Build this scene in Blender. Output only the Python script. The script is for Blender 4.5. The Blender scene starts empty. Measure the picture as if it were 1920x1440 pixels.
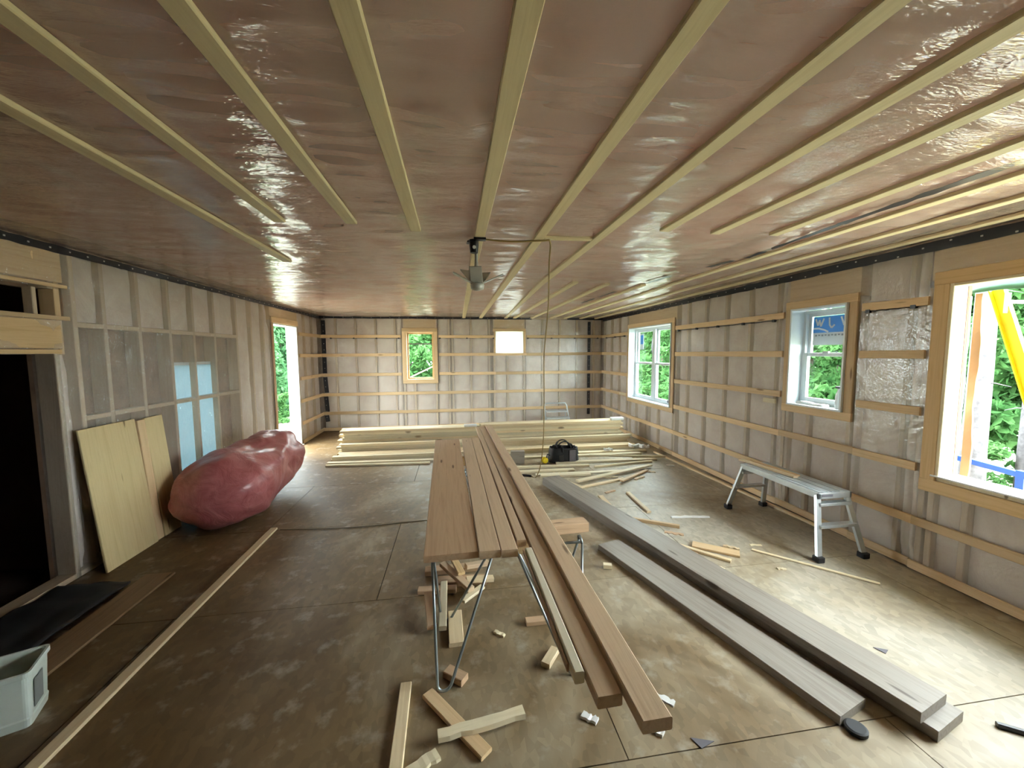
import bpy, bmesh, math, random
import numpy as np
from mathutils import Vector, Matrix, noise
random.seed(7)
sc = bpy.context.scene
COL = sc.collection

# ------------------------------------------------------------------ camera, sky, exposure
EYE = Vector((0, 0, 1.6525)); YAW, PITCH, ROLL, FPX = .1454, -.0807, -.0057, 725.0
fw = Vector((math.sin(YAW)*math.cos(PITCH), math.cos(YAW)*math.cos(PITCH), math.sin(PITCH)))
rt = Vector((math.cos(YAW), -math.sin(YAW), 0)); up = rt.cross(fw)
r2 = rt*math.cos(ROLL)+up*math.sin(ROLL); u2 = -rt*math.sin(ROLL)+up*math.cos(ROLL)
cam = bpy.data.cameras.new('camera'); camo = bpy.data.objects.new('camera', cam); COL.objects.link(camo)
M = Matrix((r2, u2, -fw)).transposed().to_4x4(); M.translation = EYE; camo.matrix_world = M
cam.sensor_width = 36; cam.lens = FPX*36/1920; cam.clip_start = .03; cam.clip_end = 200
sc.camera = camo

world = bpy.data.worlds.new('overcast_sky'); sc.world = world; world.use_nodes = True
wn = world.node_tree; bg = wn.nodes['Background']
tc = wn.nodes.new('ShaderNodeTexCoord'); sx = wn.nodes.new('ShaderNodeSeparateXYZ'); cr = wn.nodes.new('ShaderNodeValToRGB')
wn.links.new(tc.outputs['Generated'], sx.inputs[0]); wn.links.new(sx.outputs['Z'], cr.inputs[0]); wn.links.new(cr.outputs[0], bg.inputs[0])
cr.color_ramp.elements[0].position = 0.0; cr.color_ramp.elements[0].color = (.80, .92, .94, 1)
cr.color_ramp.elements[1].position = 1.0; cr.color_ramp.elements[1].color = (.86, .96, 1.0, 1)
SKY = 26.0
bg.inputs[1].default_value = SKY
sc.view_settings.view_transform = 'Standard'; sc.view_settings.look = 'None'
sc.view_settings.exposure = 0.62; sc.view_settings.gamma = 1; sc.view_settings.use_curve_mapping = False
cy = sc.cycles
cy.max_bounces = 6; cy.diffuse_bounces = 4; cy.glossy_bounces = 2; cy.transmission_bounces = 3; cy.transparent_max_bounces = 10
cy.use_adaptive_sampling = True; cy.adaptive_threshold = .06; cy.adaptive_min_samples = 16
cy.sample_clamp_indirect = 6.0; cy.caustics_reflective = False; cy.caustics_refractive = False
cy.use_denoising = True

# ------------------------------------------------------------------ room constants
XL, XR, D, CH, YF = -2.79, 3.40, 8.64, 2.44, -2.2
RIGHT_WINDOWS_SILL = .72

# ------------------------------------------------------------------ materials
def new_mat(name):
    m = bpy.data.materials.new(name); m.use_nodes = True
    nt = m.node_tree; return m, nt, nt.nodes['Principled BSDF']
def N(nt, t, **kw):
    n = nt.nodes.new(t)
    for k, v in kw.items(): setattr(n, k, v)
    return n
def ramp(nt, fac, stops):
    r = N(nt, 'ShaderNodeValToRGB'); e = r.color_ramp.elements
    while len(e) < len(stops): e.new(.5)
    for el, (p, c) in zip(e, stops): el.position = p; el.color = (*c, 1)
    nt.links.new(fac, r.inputs[0]); return r
def coords(nt, scale=(1, 1, 1), rnd=True, kind='Object'):
    t = N(nt, 'ShaderNodeTexCoord'); mp = N(nt, 'ShaderNodeMapping'); mp.inputs['Scale'].default_value = scale
    nt.links.new(t.outputs[kind], mp.inputs[0])
    if rnd:
        oi = N(nt, 'ShaderNodeObjectInfo'); mu = N(nt, 'ShaderNodeMath', operation='MULTIPLY'); mu.inputs[1].default_value = 37.
        nt.links.new(oi.outputs['Random'], mu.inputs[0]); cb = N(nt, 'ShaderNodeCombineXYZ')
        nt.links.new(mu.outputs[0], cb.inputs[0]); nt.links.new(mu.outputs[0], cb.inputs[1])
        nt.links.new(cb.outputs[0], mp.inputs['Location'])
    return mp.outputs[0]
def noisen(nt, vec, scale, detail=3, rough=.55, dist=0):
    n = N(nt, 'ShaderNodeTexNoise'); n.inputs['Scale'].default_value = scale; n.inputs['Detail'].default_value = detail
    n.inputs['Roughness'].default_value = rough; n.inputs['Distortion'].default_value = dist
    nt.links.new(vec, n.inputs['Vector']); return n.outputs['Fac']
def bump(nt, b, h, strength=.3, dist=.01):
    bp = N(nt, 'ShaderNodeBump'); bp.inputs['Strength'].default_value = strength; bp.inputs['Distance'].default_value = dist
    nt.links.new(h, bp.inputs['Height'])
    for s in b: nt.links.new(bp.outputs[0], s.inputs['Normal'])
    return bp
def wood(name, c1, c2, c3=None, rough=.6, tint=.25, knots=True):
    m, nt, b = new_mat(name)
    v = coords(nt, (.6, 14, 14)); f = noisen(nt, v, 2.2, 4, .6, 1.2)
    r = ramp(nt, f, [(.25, c1), (.55, c2), (.8, c3 or c1)])
    out = r.outputs[0]
    # a random shade for each board
    oi = N(nt, 'ShaderNodeObjectInfo'); mr = N(nt, 'ShaderNodeMapRange'); mr.inputs[3].default_value = 1-tint; mr.inputs[4].default_value = 1+tint*.35
    nt.links.new(oi.outputs['Random'], mr.inputs[0])
    hs = N(nt, 'ShaderNodeHueSaturation'); nt.links.new(mr.outputs[0], hs.inputs['Value']); nt.links.new(out, hs.inputs['Color']); out = hs.outputs[0]
    if knots:
        v2 = coords(nt, (1.6, 9, 3)); vo = N(nt, 'ShaderNodeTexVoronoi'); vo.inputs['Scale'].default_value = 1.1
        nt.links.new(v2, vo.inputs['Vector'])
        kr = ramp(nt, vo.outputs['Distance'], [(.0, (1, 1, 1)), (.07, (.8, .8, .8)), (.12, (0, 0, 0))])
        mx = N(nt, 'ShaderNodeMixRGB'); mx.inputs['Color2'].default_value = (c1[0]*.32, c1[1]*.25, c1[2]*.2, 1)
        nt.links.new(kr.outputs[0], mx.inputs['Fac']); nt.links.new(out, mx.inputs['Color1']); out = mx.outputs[0]
    nt.links.new(out, b.inputs['Base Color']); b.inputs['Roughness'].default_value = rough
    bump(nt, [b], f, .25, .004)
    return m
def plain(name, c, rough=.5, metal=0, var=.12, scale=6):
    m, nt, b = new_mat(name)
    v = coords(nt); f = noisen(nt, v, scale, 4)
    lo = tuple(x*(1-var) for x in c); hi = tuple(min(1, x*(1+var)) for x in c)
    nt.links.new(ramp(nt, f, [(.3, lo), (.7, hi)]).outputs[0], b.inputs['Base Color'])
    b.inputs['Roughness'].default_value = rough; b.inputs['Metallic'].default_value = metal
    bump(nt, [b], f, .08, .003)
    return m
def film(name, col, alpha, rough=.2, scale=(1, 1, 1), bs=.7, bd=.03, nscale=3., spec=.6):
    """clear polyethylene sheet: mostly see-through, with a milky and glossy wrinkled surface"""
    m, nt, b = new_mat(name)
    v = coords(nt, scale, rnd=False)
    f1 = noisen(nt, v, nscale, 3, .6, 1.6); f2 = noisen(nt, v, nscale*4.5, 1, .5, 2.5)
    vo = N(nt, 'ShaderNodeTexVoronoi'); vo.inputs['Scale'].default_value = nscale*1.7
    nt.links.new(v, vo.inputs['Vector'])
    ad = N(nt, 'ShaderNodeMath', operation='MULTIPLY_ADD'); ad.inputs[1].default_value = .3
    nt.links.new(f2, ad.inputs[0]); nt.links.new(f1, ad.inputs[2])
    ad2 = N(nt, 'ShaderNodeMath', operation='MULTIPLY_ADD'); ad2.inputs[1].default_value = .35
    nt.links.new(vo.outputs['Distance'], ad2.inputs[0]); nt.links.new(ad.outputs[0], ad2.inputs[2])
    nt.nodes.remove(b); df = N(nt, 'ShaderNodeBsdfDiffuse'); df.inputs[0].default_value = (*col, 1)
    gl = N(nt, 'ShaderNodeBsdfGlossy'); gl.inputs['Roughness'].default_value = rough; gl.inputs[0].default_value = (1, 1, 1, 1)
    bp = bump(nt, [gl], ad2.outputs[0], bs, bd)
    lw = N(nt, 'ShaderNodeLayerWeight')
    pw = N(nt, 'ShaderNodeMath', operation='POWER'); pw.inputs[1].default_value = 4.5; nt.links.new(lw.outputs['Facing'], pw.inputs[0])
    fr = N(nt, 'ShaderNodeMath', operation='MULTIPLY_ADD'); fr.inputs[1].default_value = .75; fr.inputs[2].default_value = .05*spec/.6
    fr.use_clamp = True; nt.links.new(pw.outputs[0], fr.inputs[0])
    tr = N(nt, 'ShaderNodeBsdfTransparent'); mx = N(nt, 'ShaderNodeMixShader'); m2 = N(nt, 'ShaderNodeMixShader')
    mx.inputs[0].default_value = alpha
    nt.links.new(tr.outputs[0], mx.inputs[1]); nt.links.new(df.outputs[0], mx.inputs[2])
    nt.links.new(fr.outputs[0], m2.inputs[0]); nt.links.new(mx.outputs[0], m2.inputs[1]); nt.links.new(gl.outputs[0], m2.inputs[2])
    nt.links.new(m2.outputs[0], nt.nodes['Material Output'].inputs[0])
    return m

MW = wood('fresh_spruce', (.66, .50, .29), (.78, .62, .39), (.72, .55, .33))
MWP = wood('pale_spruce', (.72, .60, .38), (.82, .71, .49), (.78, .65, .42))
MWP2 = wood('bright_spruce', (.80, .72, .52), (.86, .79, .60), knots=False, tint=.02)
MWR = wood('reddish_plank', (.45, .28, .16), (.58, .39, .235), (.52, .34, .20), tint=.12)
MWT = wood('table_plank', (.55, .38, .235), (.68, .50, .325), (.62, .45, .29), tint=.15)
MWG = wood('weathered_plank', (.20, .165, .135), (.31, .27, .225), (.26, .22, .18), rough=.5, tint=.12)
MWO = wood('strapping_wood', (.60, .40, .20), (.72, .51, .29), (.66, .46, .25))
MWC = wood('ceiling_strapping', (.66, .54, .31), (.76, .64, .39), (.70, .58, .34), knots=False, tint=.1)
MWS = wood('header_wood', (.58, .37, .16), (.70, .48, .24), (.64, .42, .20), knots=False, tint=.1)
MWD = wood('dark_floor_board', (.20, .12, .06), (.28, .175, .09), rough=.6)
MFLOOR, nt, b = new_mat('dusty_subfloor')
v = coords(nt, rnd=False, kind='Object')
oi = N(nt, 'ShaderNodeNewGeometry')
big = noisen(nt, oi.outputs['Position'], .9, 4, .6, .6); chip = N(nt, 'ShaderNodeTexVoronoi'); chip.inputs['Scale'].default_value = 34
mp = N(nt, 'ShaderNodeMapping'); mp.inputs['Scale'].default_value = (1, .55, 1); mp.inputs['Rotation'].default_value = (0, 0, .7)
nt.links.new(oi.outputs['Position'], mp.inputs[0]); nt.links.new(mp.outputs[0], chip.inputs['Vector'])
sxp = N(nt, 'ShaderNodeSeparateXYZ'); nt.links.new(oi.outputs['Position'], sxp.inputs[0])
falloff_x = N(nt, 'ShaderNodeMapRange'); falloff_x.inputs[1].default_value = -2.5; falloff_x.inputs[2].default_value = 2.6; falloff_x.inputs[3].default_value = -.29; falloff_x.inputs[4].default_value = .20; nt.links.new(sxp.outputs['X'], falloff_x.inputs[0])  # light falloff put into the floor colour: darker left, paler right
dsum = N(nt, 'ShaderNodeMath', operation='ADD'); nt.links.new(big, dsum.inputs[0]); nt.links.new(falloff_x.outputs[0], dsum.inputs[1])
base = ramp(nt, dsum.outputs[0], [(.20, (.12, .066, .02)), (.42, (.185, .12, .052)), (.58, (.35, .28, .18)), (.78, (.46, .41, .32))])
cm = N(nt, 'ShaderNodeMixRGB', blend_type='OVERLAY'); cm.inputs[0].default_value = .18
cbw = N(nt, 'ShaderNodeRGBToBW'); nt.links.new(chip.outputs['Color'], cbw.inputs[0]); nt.links.new(base.outputs[0], cm.inputs[1]); nt.links.new(cbw.outputs[0], cm.inputs[2])
hs = N(nt, 'ShaderNodeHueSaturation'); hs.inputs['Saturation'].default_value = .95; nt.links.new(cm.outputs[0], hs.inputs['Color'])
sm = noisen(nt, oi.outputs['Position'], 7., 4, .6)
dm = N(nt, 'ShaderNodeMixRGB', blend_type='MIX'); dr = ramp(nt, sm, [(.56, (0, 0, 0)), (.72, (.3, .3, .3))])
dm.inputs[2].default_value = (.60, .58, .50, 1); nt.links.new(dr.outputs[0], dm.inputs[0]); nt.links.new(hs.outputs[0], dm.inputs[1])
nt.links.new(dm.outputs[0], b.inputs['Base Color']); b.inputs['Roughness'].default_value = .5
b.inputs['Specular IOR Level'].default_value = .4
bump(nt, [b], sm, .2, .004)

MINS, nt, b = new_mat('pink_glass_wool')
v = coords(nt, rnd=False); f = noisen(nt, v, 3.5, 5, .65, .5); f2 = noisen(nt, v, 1.1, 2)
r1 = ramp(nt, f, [(.3, (.62, .49, .42)), (.5, (.70, .59, .51)), (.7, (.78, .70, .62))])
nt.links.new(r1.outputs[0], b.inputs['Base Color']); b.inputs['Roughness'].default_value = .95; bump(nt, [b], f, .8, .02)
MINC, nt, b = new_mat('ceiling_glass_wool')
v = coords(nt, rnd=False); f = noisen(nt, v, 2.2, 4, .6, .5); f2 = noisen(nt, v, .7, 2)
r1 = ramp(nt, f, [(.3, (.66, .32, .27)), (.5, (.76, .46, .39)), (.72, (.78, .62, .52))])
nt.links.new(r1.outputs[0], b.inputs['Base Color']); b.inputs['Roughness'].default_value = .95; bump(nt, [b], f, .8, .03)
MFILM = film('clear_wall_film', (.76, .70, .63), .30, .16, bs=.5, bd=.012, nscale=4.5)
MFILMC = film('clear_ceiling_film', (.72, .58, .51), .40, .07, scale=(.6, 2.2, 1), bs=.6, bd=.012, nscale=5, spec=.9)
MFILML = film('loose_wall_film', (.70, .65, .58), .20, .12, scale=(1, 1, .6), bs=.9, bd=.04, nscale=3.2, spec=.9)
MSHEATH = plain('sheathing_board', (.24, .15, .10), .8, var=.2)
MSTUD = wood('stud_wood', (.52, .38, .25), (.62, .48, .33), knots=False)
MBLACK = plain('black_tape', (.012, .011, .016), .35)
MCLIP = plain('pale_staple', (.5, .48, .45), .5)
MBLK = plain('black_fabric', (.012, .011, .012), .7)
MGREYF = plain('grey_mesh_pocket', (.14, .13, .15), .6)
MALU = plain('brushed_aluminium', (.62, .66, .68), .35, .7)
MALUW = plain('matte_aluminium', (.55, .60, .62), .45, .35)
MRUB = plain('black_rubber', (.02, .02, .022), .7)
MTUBE = plain('galvanised_tube', (.30, .34, .35), .35, .75)
MVIN = plain('white_vinyl', (.72, .78, .82), .35, var=.03)
MWHITE = plain('white_wrap', (.80, .80, .78), .5, var=.06)
MYEL = plain('yellow_fibreglass', (.85, .66, .02), .4)
MBLUE = plain('blue_paint', (.006, .07, .36), .4)
MCORD = plain('tan_cord', (.27, .18, .055), .6)
MCORDD = plain('dark_cord', (.10, .07, .03), .6)
MLAMP = plain('grey_lamp_metal', (.42, .42, .39), .4, .2)
MPINK, nt, b = new_mat('pink_bag_plastic')
v = coords(nt); f = noisen(nt, v, 5, 4, .6, 1.5)
nt.links.new(ramp(nt, f, [(.3, (.34, .085, .085)), (.6, (.46, .15, .15)), (.8, (.52, .24, .23))]).outputs[0], b.inputs['Base Color'])
b.inputs['Roughness'].default_value = .33; bump(nt, [b], f, .35, .03)
MPANEL = wood('leaning_board', (.60, .45, .22), (.70, .55, .29), knots=True, tint=.08)
MBIN = plain('milky_plastic', (.62, .68, .62), .35, var=.06)
MBINL = plain('grey_label', (.22, .23, .22), .6)
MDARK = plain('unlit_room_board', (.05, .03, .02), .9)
MGRND = plain('gravelly_ground', (.36, .35, .26), .95, var=.4, scale=2)
MBARK = plain('pale_bark', (.055, .050, .054), .85, var=.45, scale=14)
MBARKD = plain('dark_bark', (.09, .07, .05), .9, var=.3, scale=8)
MSTICK = plain('blue_sticker', (.03, .25, .75), .4, var=.03)
MSTICKW = plain('white_sticker', (.62, .70, .78), .4, var=.03)
MINK = plain('grey_print', (.25, .30, .36), .6)
MORANGE = plain('orange_housewrap_board', (.36, .19, .08), .7, var=.2, scale=3)
MTARP = plain('mint_tarp', (.06, .20, .12), .6, var=.08)
def leafmat(name, c1, c2, tl=.5):
    m, nt, b = new_mat(name)
    oi = N(nt, 'ShaderNodeNewGeometry'); f = noisen(nt, oi.outputs['Position'], 3., 2)
    r = ramp(nt, f, [(.3, c1), (.7, c2)])
    df = N(nt, 'ShaderNodeBsdfDiffuse'); tl_ = N(nt, 'ShaderNodeBsdfTranslucent'); mx = N(nt, 'ShaderNodeMixShader'); mx.inputs[0].default_value = tl
    nt.links.new(r.outputs[0], df.inputs[0]); nt.links.new(r.outputs[0], tl_.inputs[0])
    nt.links.new(df.outputs[0], mx.inputs[1]); nt.links.new(tl_.outputs[0], mx.inputs[2])
    nt.links.new(mx.outputs[0], nt.nodes['Material Output'].inputs[0]); return m
MLEAF = leafmat('leaf_green', (.035, .10, .030), (.10, .21, .07))
MNEED = leafmat('conifer_green', (.03, .085, .035), (.08, .18, .075))
MGLASS, nt, b = new_mat('window_glass')
tr = N(nt, 'ShaderNodeBsdfTransparent'); gl = N(nt, 'ShaderNodeBsdfGlossy'); gl.inputs['Roughness'].default_value = .02
lw = N(nt, 'ShaderNodeLayerWeight'); pw = N(nt, 'ShaderNodeMath', operation='POWER'); pw.inputs[1].default_value = 5
nt.links.new(lw.outputs['Facing'], pw.inputs[0]); fr = N(nt, 'ShaderNodeMath', operation='MULTIPLY_ADD'); fr.inputs[1].default_value = .6; fr.inputs[2].default_value = .03; nt.links.new(pw.outputs[0], fr.inputs[0]); mx = N(nt, 'ShaderNodeMixShader')
tr.inputs[0].default_value = (.93, .96, .95, 1)
nt.links.new(fr.outputs[0], mx.inputs[0]); nt.links.new(tr.outputs[0], mx.inputs[1]); nt.links.new(gl.outputs[0], mx.inputs[2])
nt.links.new(mx.outputs[0], nt.nodes['Material Output'].inputs[0])
MSHEET, nt, b = new_mat('white_translucent_sheet')
v = coords(nt); f = noisen(nt, v, 6, 3)
tl_ = N(nt, 'ShaderNodeBsdfTranslucent'); df = N(nt, 'ShaderNodeBsdfDiffuse'); mx = N(nt, 'ShaderNodeMixShader'); mx.inputs[0].default_value = .9
cc = ramp(nt, f, [(.3, (.90, .96, .97)), (.7, (.94, .97, .98))])
for s in (tl_, df): nt.links.new(cc.outputs[0], s.inputs[0])
nt.links.new(df.outputs[0], mx.inputs[1]); nt.links.new(tl_.outputs[0], mx.inputs[2]); nt.links.new(mx.outputs[0], nt.nodes['Material Output'].inputs[0])

MFROST, nt, b = new_mat('bluish_obscured_pane')
tl_ = N(nt, 'ShaderNodeBsdfTranslucent'); tl_.inputs[0].default_value = (.22, .29, .32, 1); df = N(nt, 'ShaderNodeBsdfDiffuse'); df.inputs[0].default_value = (.35, .42, .45, 1)
mx = N(nt, 'ShaderNodeMixShader'); mx.inputs[0].default_value = .6; nt.links.new(df.outputs[0], mx.inputs[1]); nt.links.new(tl_.outputs[0], mx.inputs[2]); nt.links.new(mx.outputs[0], nt.nodes['Material Output'].inputs[0])
# ------------------------------------------------------------------ helpers
def link(name, me, mat, parent=None, loc=None):
    o = bpy.data.objects.new(name, me); COL.objects.link(o)
    if mat is not None and not me.materials: me.materials.append(mat)
    if parent is not None:
        o.parent = parent
        if loc is not None: o.location = Vector(loc)-parent.location
        else: o.location = -parent.location
    elif loc is not None: o.location = loc
    return o
def tag(o, label=None, cat=None, group=None, kind=None):
    if label: o['label'] = label
    if cat: o['category'] = cat
    if group: o['group'] = group
    if kind: o['kind'] = kind
    return o
def empty(name, loc, label, cat, group=None):
    o = bpy.data.objects.new(name, None); COL.objects.link(o); o.location = loc
    return tag(o, label, cat, group)
def pydata(verts, faces, smooth=False):
    me = bpy.data.meshes.new('mesh'); me.from_pydata([tuple(v) for v in verts], [], faces); me.update()
    if smooth: me.polygons.foreach_set('use_smooth', [True]*len(me.polygons))
    return me
class MB:
    def __init__(s): s.v = []; s.f = []
    def box(s, a, b):
        n = len(s.v); x0, y0, z0 = (min(a[i], b[i]) for i in range(3)); x1, y1, z1 = (max(a[i], b[i]) for i in range(3))
        s.v += [(x0,y0,z0),(x1,y0,z0),(x1,y1,z0),(x0,y1,z0),(x0,y0,z1),(x1,y0,z1),(x1,y1,z1),(x0,y1,z1)]
        s.f += [tuple(n+i for i in q) for q in ((0,3,2,1),(4,5,6,7),(0,1,5,4),(1,2,6,5),(2,3,7,6),(3,0,4,7))]; return s
    def quad(s, *p):
        n = len(s.v); s.v += list(p); s.f.append(tuple(range(n, n+len(p)))); return s
    def tube(s, pts, r, k=10, cap=True):
        pts = [Vector(p) for p in pts]; n0 = len(s.v); prev = None
        for i, p in enumerate(pts):
            d = (pts[min(i+1, len(pts)-1)]-pts[max(i-1, 0)]).normalized()
            a = d.cross(Vector((0, 0, 1))) if prev is None else prev-d*prev.dot(d)
            if a.length < 1e-3: a = d.cross(Vector((1, 0, 0)))
            a.normalize(); prev = a; b = d.cross(a); rr = r[i] if isinstance(r, (list, tuple)) else r
            for j in range(k):
                t = 2*math.pi*j/k; s.v.append(tuple(p+(a*math.cos(t)+b*math.sin(t))*rr))
        for i in range(len(pts)-1):
            for j in range(k):
                a0 = n0+i*k+j; a1 = n0+i*k+(j+1) % k; s.f.append((a0, a1, a1+k, a0+k))
        if cap:
            s.f.append(tuple(n0+j for j in reversed(range(k)))); s.f.append(tuple(n0+(len(pts)-1)*k+j for j in range(k)))
        return s
    def beam(s, p0, p1, w, t, upv=(0, 0, 1)):
        p0, p1, U = Vector(p0), Vector(p1), Vector(upv); d = (p1-p0).normalized(); y = U.cross(d).normalized(); z = d.cross(y)
        n = len(s.v)
        for p in (p0, p1):
            for a, c in ((-1, -1), (1, -1), (1, 1), (-1, 1)): s.v.append(tuple(p+y*a*w/2+z*c*t/2))
        s.f += [tuple(n+i for i in q) for q in ((0,1,2,3),(7,6,5,4),(0,4,5,1),(1,5,6,2),(2,6,7,3),(3,7,4,0))]; return s
    def build(s, name, mat, parent=None, smooth=False, bevel=0):
        me = pydata(s.v, s.f, smooth)
        bm = bmesh.new(); bm.from_mesh(me); bmesh.ops.recalc_face_normals(bm, faces=bm.faces); bm.to_mesh(me); bm.free()
        o = link(name, me, mat, parent)
        if bevel:
            md = o.modifiers.new('bevel', 'BEVEL'); md.width = bevel; md.segments = 2; md.limit_method = 'ANGLE'
        return o
_pm = {}
def plank_mesh(L, w, t, mat):
    key = (round(L, 3), round(w, 3), round(t, 3), mat.name)
    if key in _pm: return _pm[key]
    c = min(.0035, t*.25)
    cs = [(-w/2+c, 0), (w/2-c, 0), (w/2, c), (w/2, t-c), (w/2-c, t), (-w/2+c, t), (-w/2, t-c), (-w/2, c)]
    v = [(0, y, z) for y, z in cs]+[(L, y, z) for y, z in cs]
    f = [tuple(reversed(range(8))), tuple(range(8, 16))]+[(i, (i+1) % 8, 8+(i+1) % 8, 8+i) for i in range(8)]
    me = pydata(v, f); me.materials.append(mat); _pm[key] = me; return me
def plank(name, p0, p1, w, t, mat, parent=None, upv=(0, 0, 1)):
    """a board whose underside centre line runs from p0 to p1; upv is the face normal it rises along"""
    p0, p1, U = Vector(p0), Vector(p1), Vector(upv); d = p1-p0; L = d.length; d.normalize()
    y = U.cross(d).normalized(); z = d.cross(y)
    o = bpy.data.objects.new(name, plank_mesh(L, w, t, mat)); COL.objects.link(o)
    m = Matrix((d, y, z)).transposed().to_4x4(); m.translation = p0-(parent.location if parent else Vector((0, 0, 0)))
    if parent: o.parent = parent
    o.matrix_basis = m
    return o
def splinter(name, p0, p1, w, t, mat, seed=0, rough=.25):
    """an offcut with ragged ends and uneven thickness"""
    rn = random.Random(seed); p0, p1 = Vector(p0), Vector(p1); d = p1-p0; L = d.length; d.normalize(); y = Vector((0, 0, 1)).cross(d).normalized(); z = d.cross(y)
    n = 9; V = []; F = []
    for i in range(n):
        x = L*i/(n-1); k = 1-rough*rn.random(); e = w*rough*(rn.random()-.5)
        hh = t*(1-rough*rn.random())
        V += [(x, -w/2*k+e, 0), (x, w/2*k+e, 0), (x, w/2*k*.9+e, hh), (x, -w/2*k*.9+e, hh)]
    for i in range(n-1):
        for j in range(4): a = i*4+j; b_ = i*4+(j+1) % 4; F.append((a, b_, b_+4, a+4))
    F += [(3, 2, 1, 0), tuple(range((n-1)*4, n*4))]
    me = pydata(V, F); o = link(name, me, mat); m = Matrix((d, y, z)).transposed().to_4x4(); m.translation = p0; o.matrix_basis = m
    return o

# ------------------------------------------------------------------ floor
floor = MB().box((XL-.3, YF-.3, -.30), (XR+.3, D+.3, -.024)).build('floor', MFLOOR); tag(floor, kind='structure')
yy = YF-.1; r = 0
while yy < D:
    y1 = yy+1.22
    xx = XL-.2-(1.22 if r % 2 else 0)
    while xx < XR+.1:
        x1 = xx+2.44; a, b_ = max(xx, XL-.2), min(x1, XR+.15)
        if b_-a > .05:
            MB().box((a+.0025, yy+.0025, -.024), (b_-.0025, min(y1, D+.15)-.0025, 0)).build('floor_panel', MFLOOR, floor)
        xx = x1
    yy = y1; r += 1

# ------------------------------------------------------------------ ceiling
ceil = MB().box((XL-.2, YF-.2, CH+.16), (XR+.2, D+.2, CH+.30)).build('ceiling', MSHEATH); tag(ceil, kind='structure')
batt_x = {-4: -1.36, -3: -.985, -2: -.595, -1: -.22, 0: .175, 1: .575, 2: .97, 3: 1.33, 4: 1.70, 5: 2.10, 6: 2.49, 7: 2.86, 8: 3.22}
bx = np.array(sorted(batt_x.values()))
def puffgrid(x0, x1, y0, y1, nx, ny, zf):
    V = []; F = []
    for j in range(ny+1):
        for i in range(nx+1):
            x = x0+(x1-x0)*i/nx; y = y0+(y1-y0)*j/ny; V.append((x, y, zf(x, y)))
    for j in range(ny):
        for i in range(nx):
            a = j*(nx+1)+i; F.append((a, a+1, a+nx+2, a+nx+1))
    return pydata(V, F, True)
def zins(x, y): return CH+.085+.02*noise.noise((x*2.2, y*2.2, 3))-.012*noise.noise((x*.9, y*.8, 9))
i_ = link('glass_wool', puffgrid(XL-.1, XR+.1, YF-.1, D+.1, 60, 100, zins), MINC, ceil)
def zfilm(x, y):
    d = float(np.min(np.abs(bx-x))); k = min(1, d/.13)
    if x < -1.36: k = min(1, abs(x-XL)/.15)
    k = .12+.88*k*k*(3-2*k)
    w = .5+.5*noise.noise((x*.5+3, y*.45, 1.7)); amp = .006+.016*w
    wv_ = noise.noise((x*.8, y*.9, 12)); s = noise.noise((x*1.3+.5*y+wv_, y*6.5+2.5*wv_, .3))+.6*noise.noise((x*2.6+y, y*14+3*wv_, 5.1))
    if x < 1: s += .35*noise.noise((x*3.5, y*30, 2.2))
    else: s += .5*noise.noise((x*5, y*6, 8.2))
    return CH-.004+amp*k*s*1.15-.004*k
fm_ = link('vapour_film', puffgrid(XL, XR, -.2, D, 190, 430, zfilm), MFILMC, ceil)
fm2 = link('vapour_film', puffgrid(XL, XR, YF, -.2, 60, 20, zfilm), MFILMC, ceil)
ZB = CH-.0065
def cbatt(x0, y0, x1, y1, w=.066):
    plank('batten', (x0, y0, ZB), (x1, y1, ZB), w, .02, MWC, ceil, upv=(0, 0, -1))
ends = {-4: 3.52, -3: 2.48, -2: 2.46, -1: 2.55, 3: 2.36, 4: 2.37, 5: 2.35}
for k, x in batt_x.items():
    wv = random.uniform(-.012, .012)
    if k in ends: cbatt(x, YF+.02, x+wv, ends[k])
    elif k in (0,):
        cbatt(x, YF+.02, x, 2.63); cbatt(x-.005, 2.64, x+.03, D-.02)
    elif k == 2: cbatt(x, YF+.02, x, 4.3); cbatt(x, 4.303, x+.16, D-.02)
    else: cbatt(x, YF+.02, x+wv, 4.86); cbatt(x+wv, 4.863, x, D-.02)
for x, y in ((1.33, 4.2), (1.72, 4.25), (2.16, 4.27)): cbatt(x, y, x, D-.02)
plank('batten', (.61, 2.62, ZB), (.935, 2.60, ZB), .05, .02, MWC, ceil, upv=(0, 0, -1))
# dark seam tape running along the right side of the ceiling film
for (x0, y0, x1, y1, w) in ((2.30, 1.2, 2.33, 2.1, .045), (2.33, 2.1, 2.39, 2.95, .04), (2.345, 3.04, 2.30, 3.3, .05), (2.18, 3.75, 2.14, 4.15, .04), (2.03, 4.75, 2.0, 5.25, .035), (1.99, 5.4, 1.97, 5.9, .03)):
    n = 14; V = []; F = []
    for i in range(n+1):
        t = i/n; x = x0+(x1-x0)*t; y = y0+(y1-y0)*t; e = w*1.7*(.5+.5*random.random())/2
        V += [(x-e, y, CH-.0195), (x+e, y, CH-.0195), (x+e, y, CH-.0205), (x-e, y, CH-.0205)]
    for i in range(n):
        for j in range(4): a = i*4+j; b_ = i*4+(j+1) % 4; F.append((a, b_, b_+4, a+4))
    F += [(0, 1, 2, 3), (n*4+3, n*4+2, n*4+1, n*4)]
    link('seam_tape', pydata(V, F), MBLACK, ceil)

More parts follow.
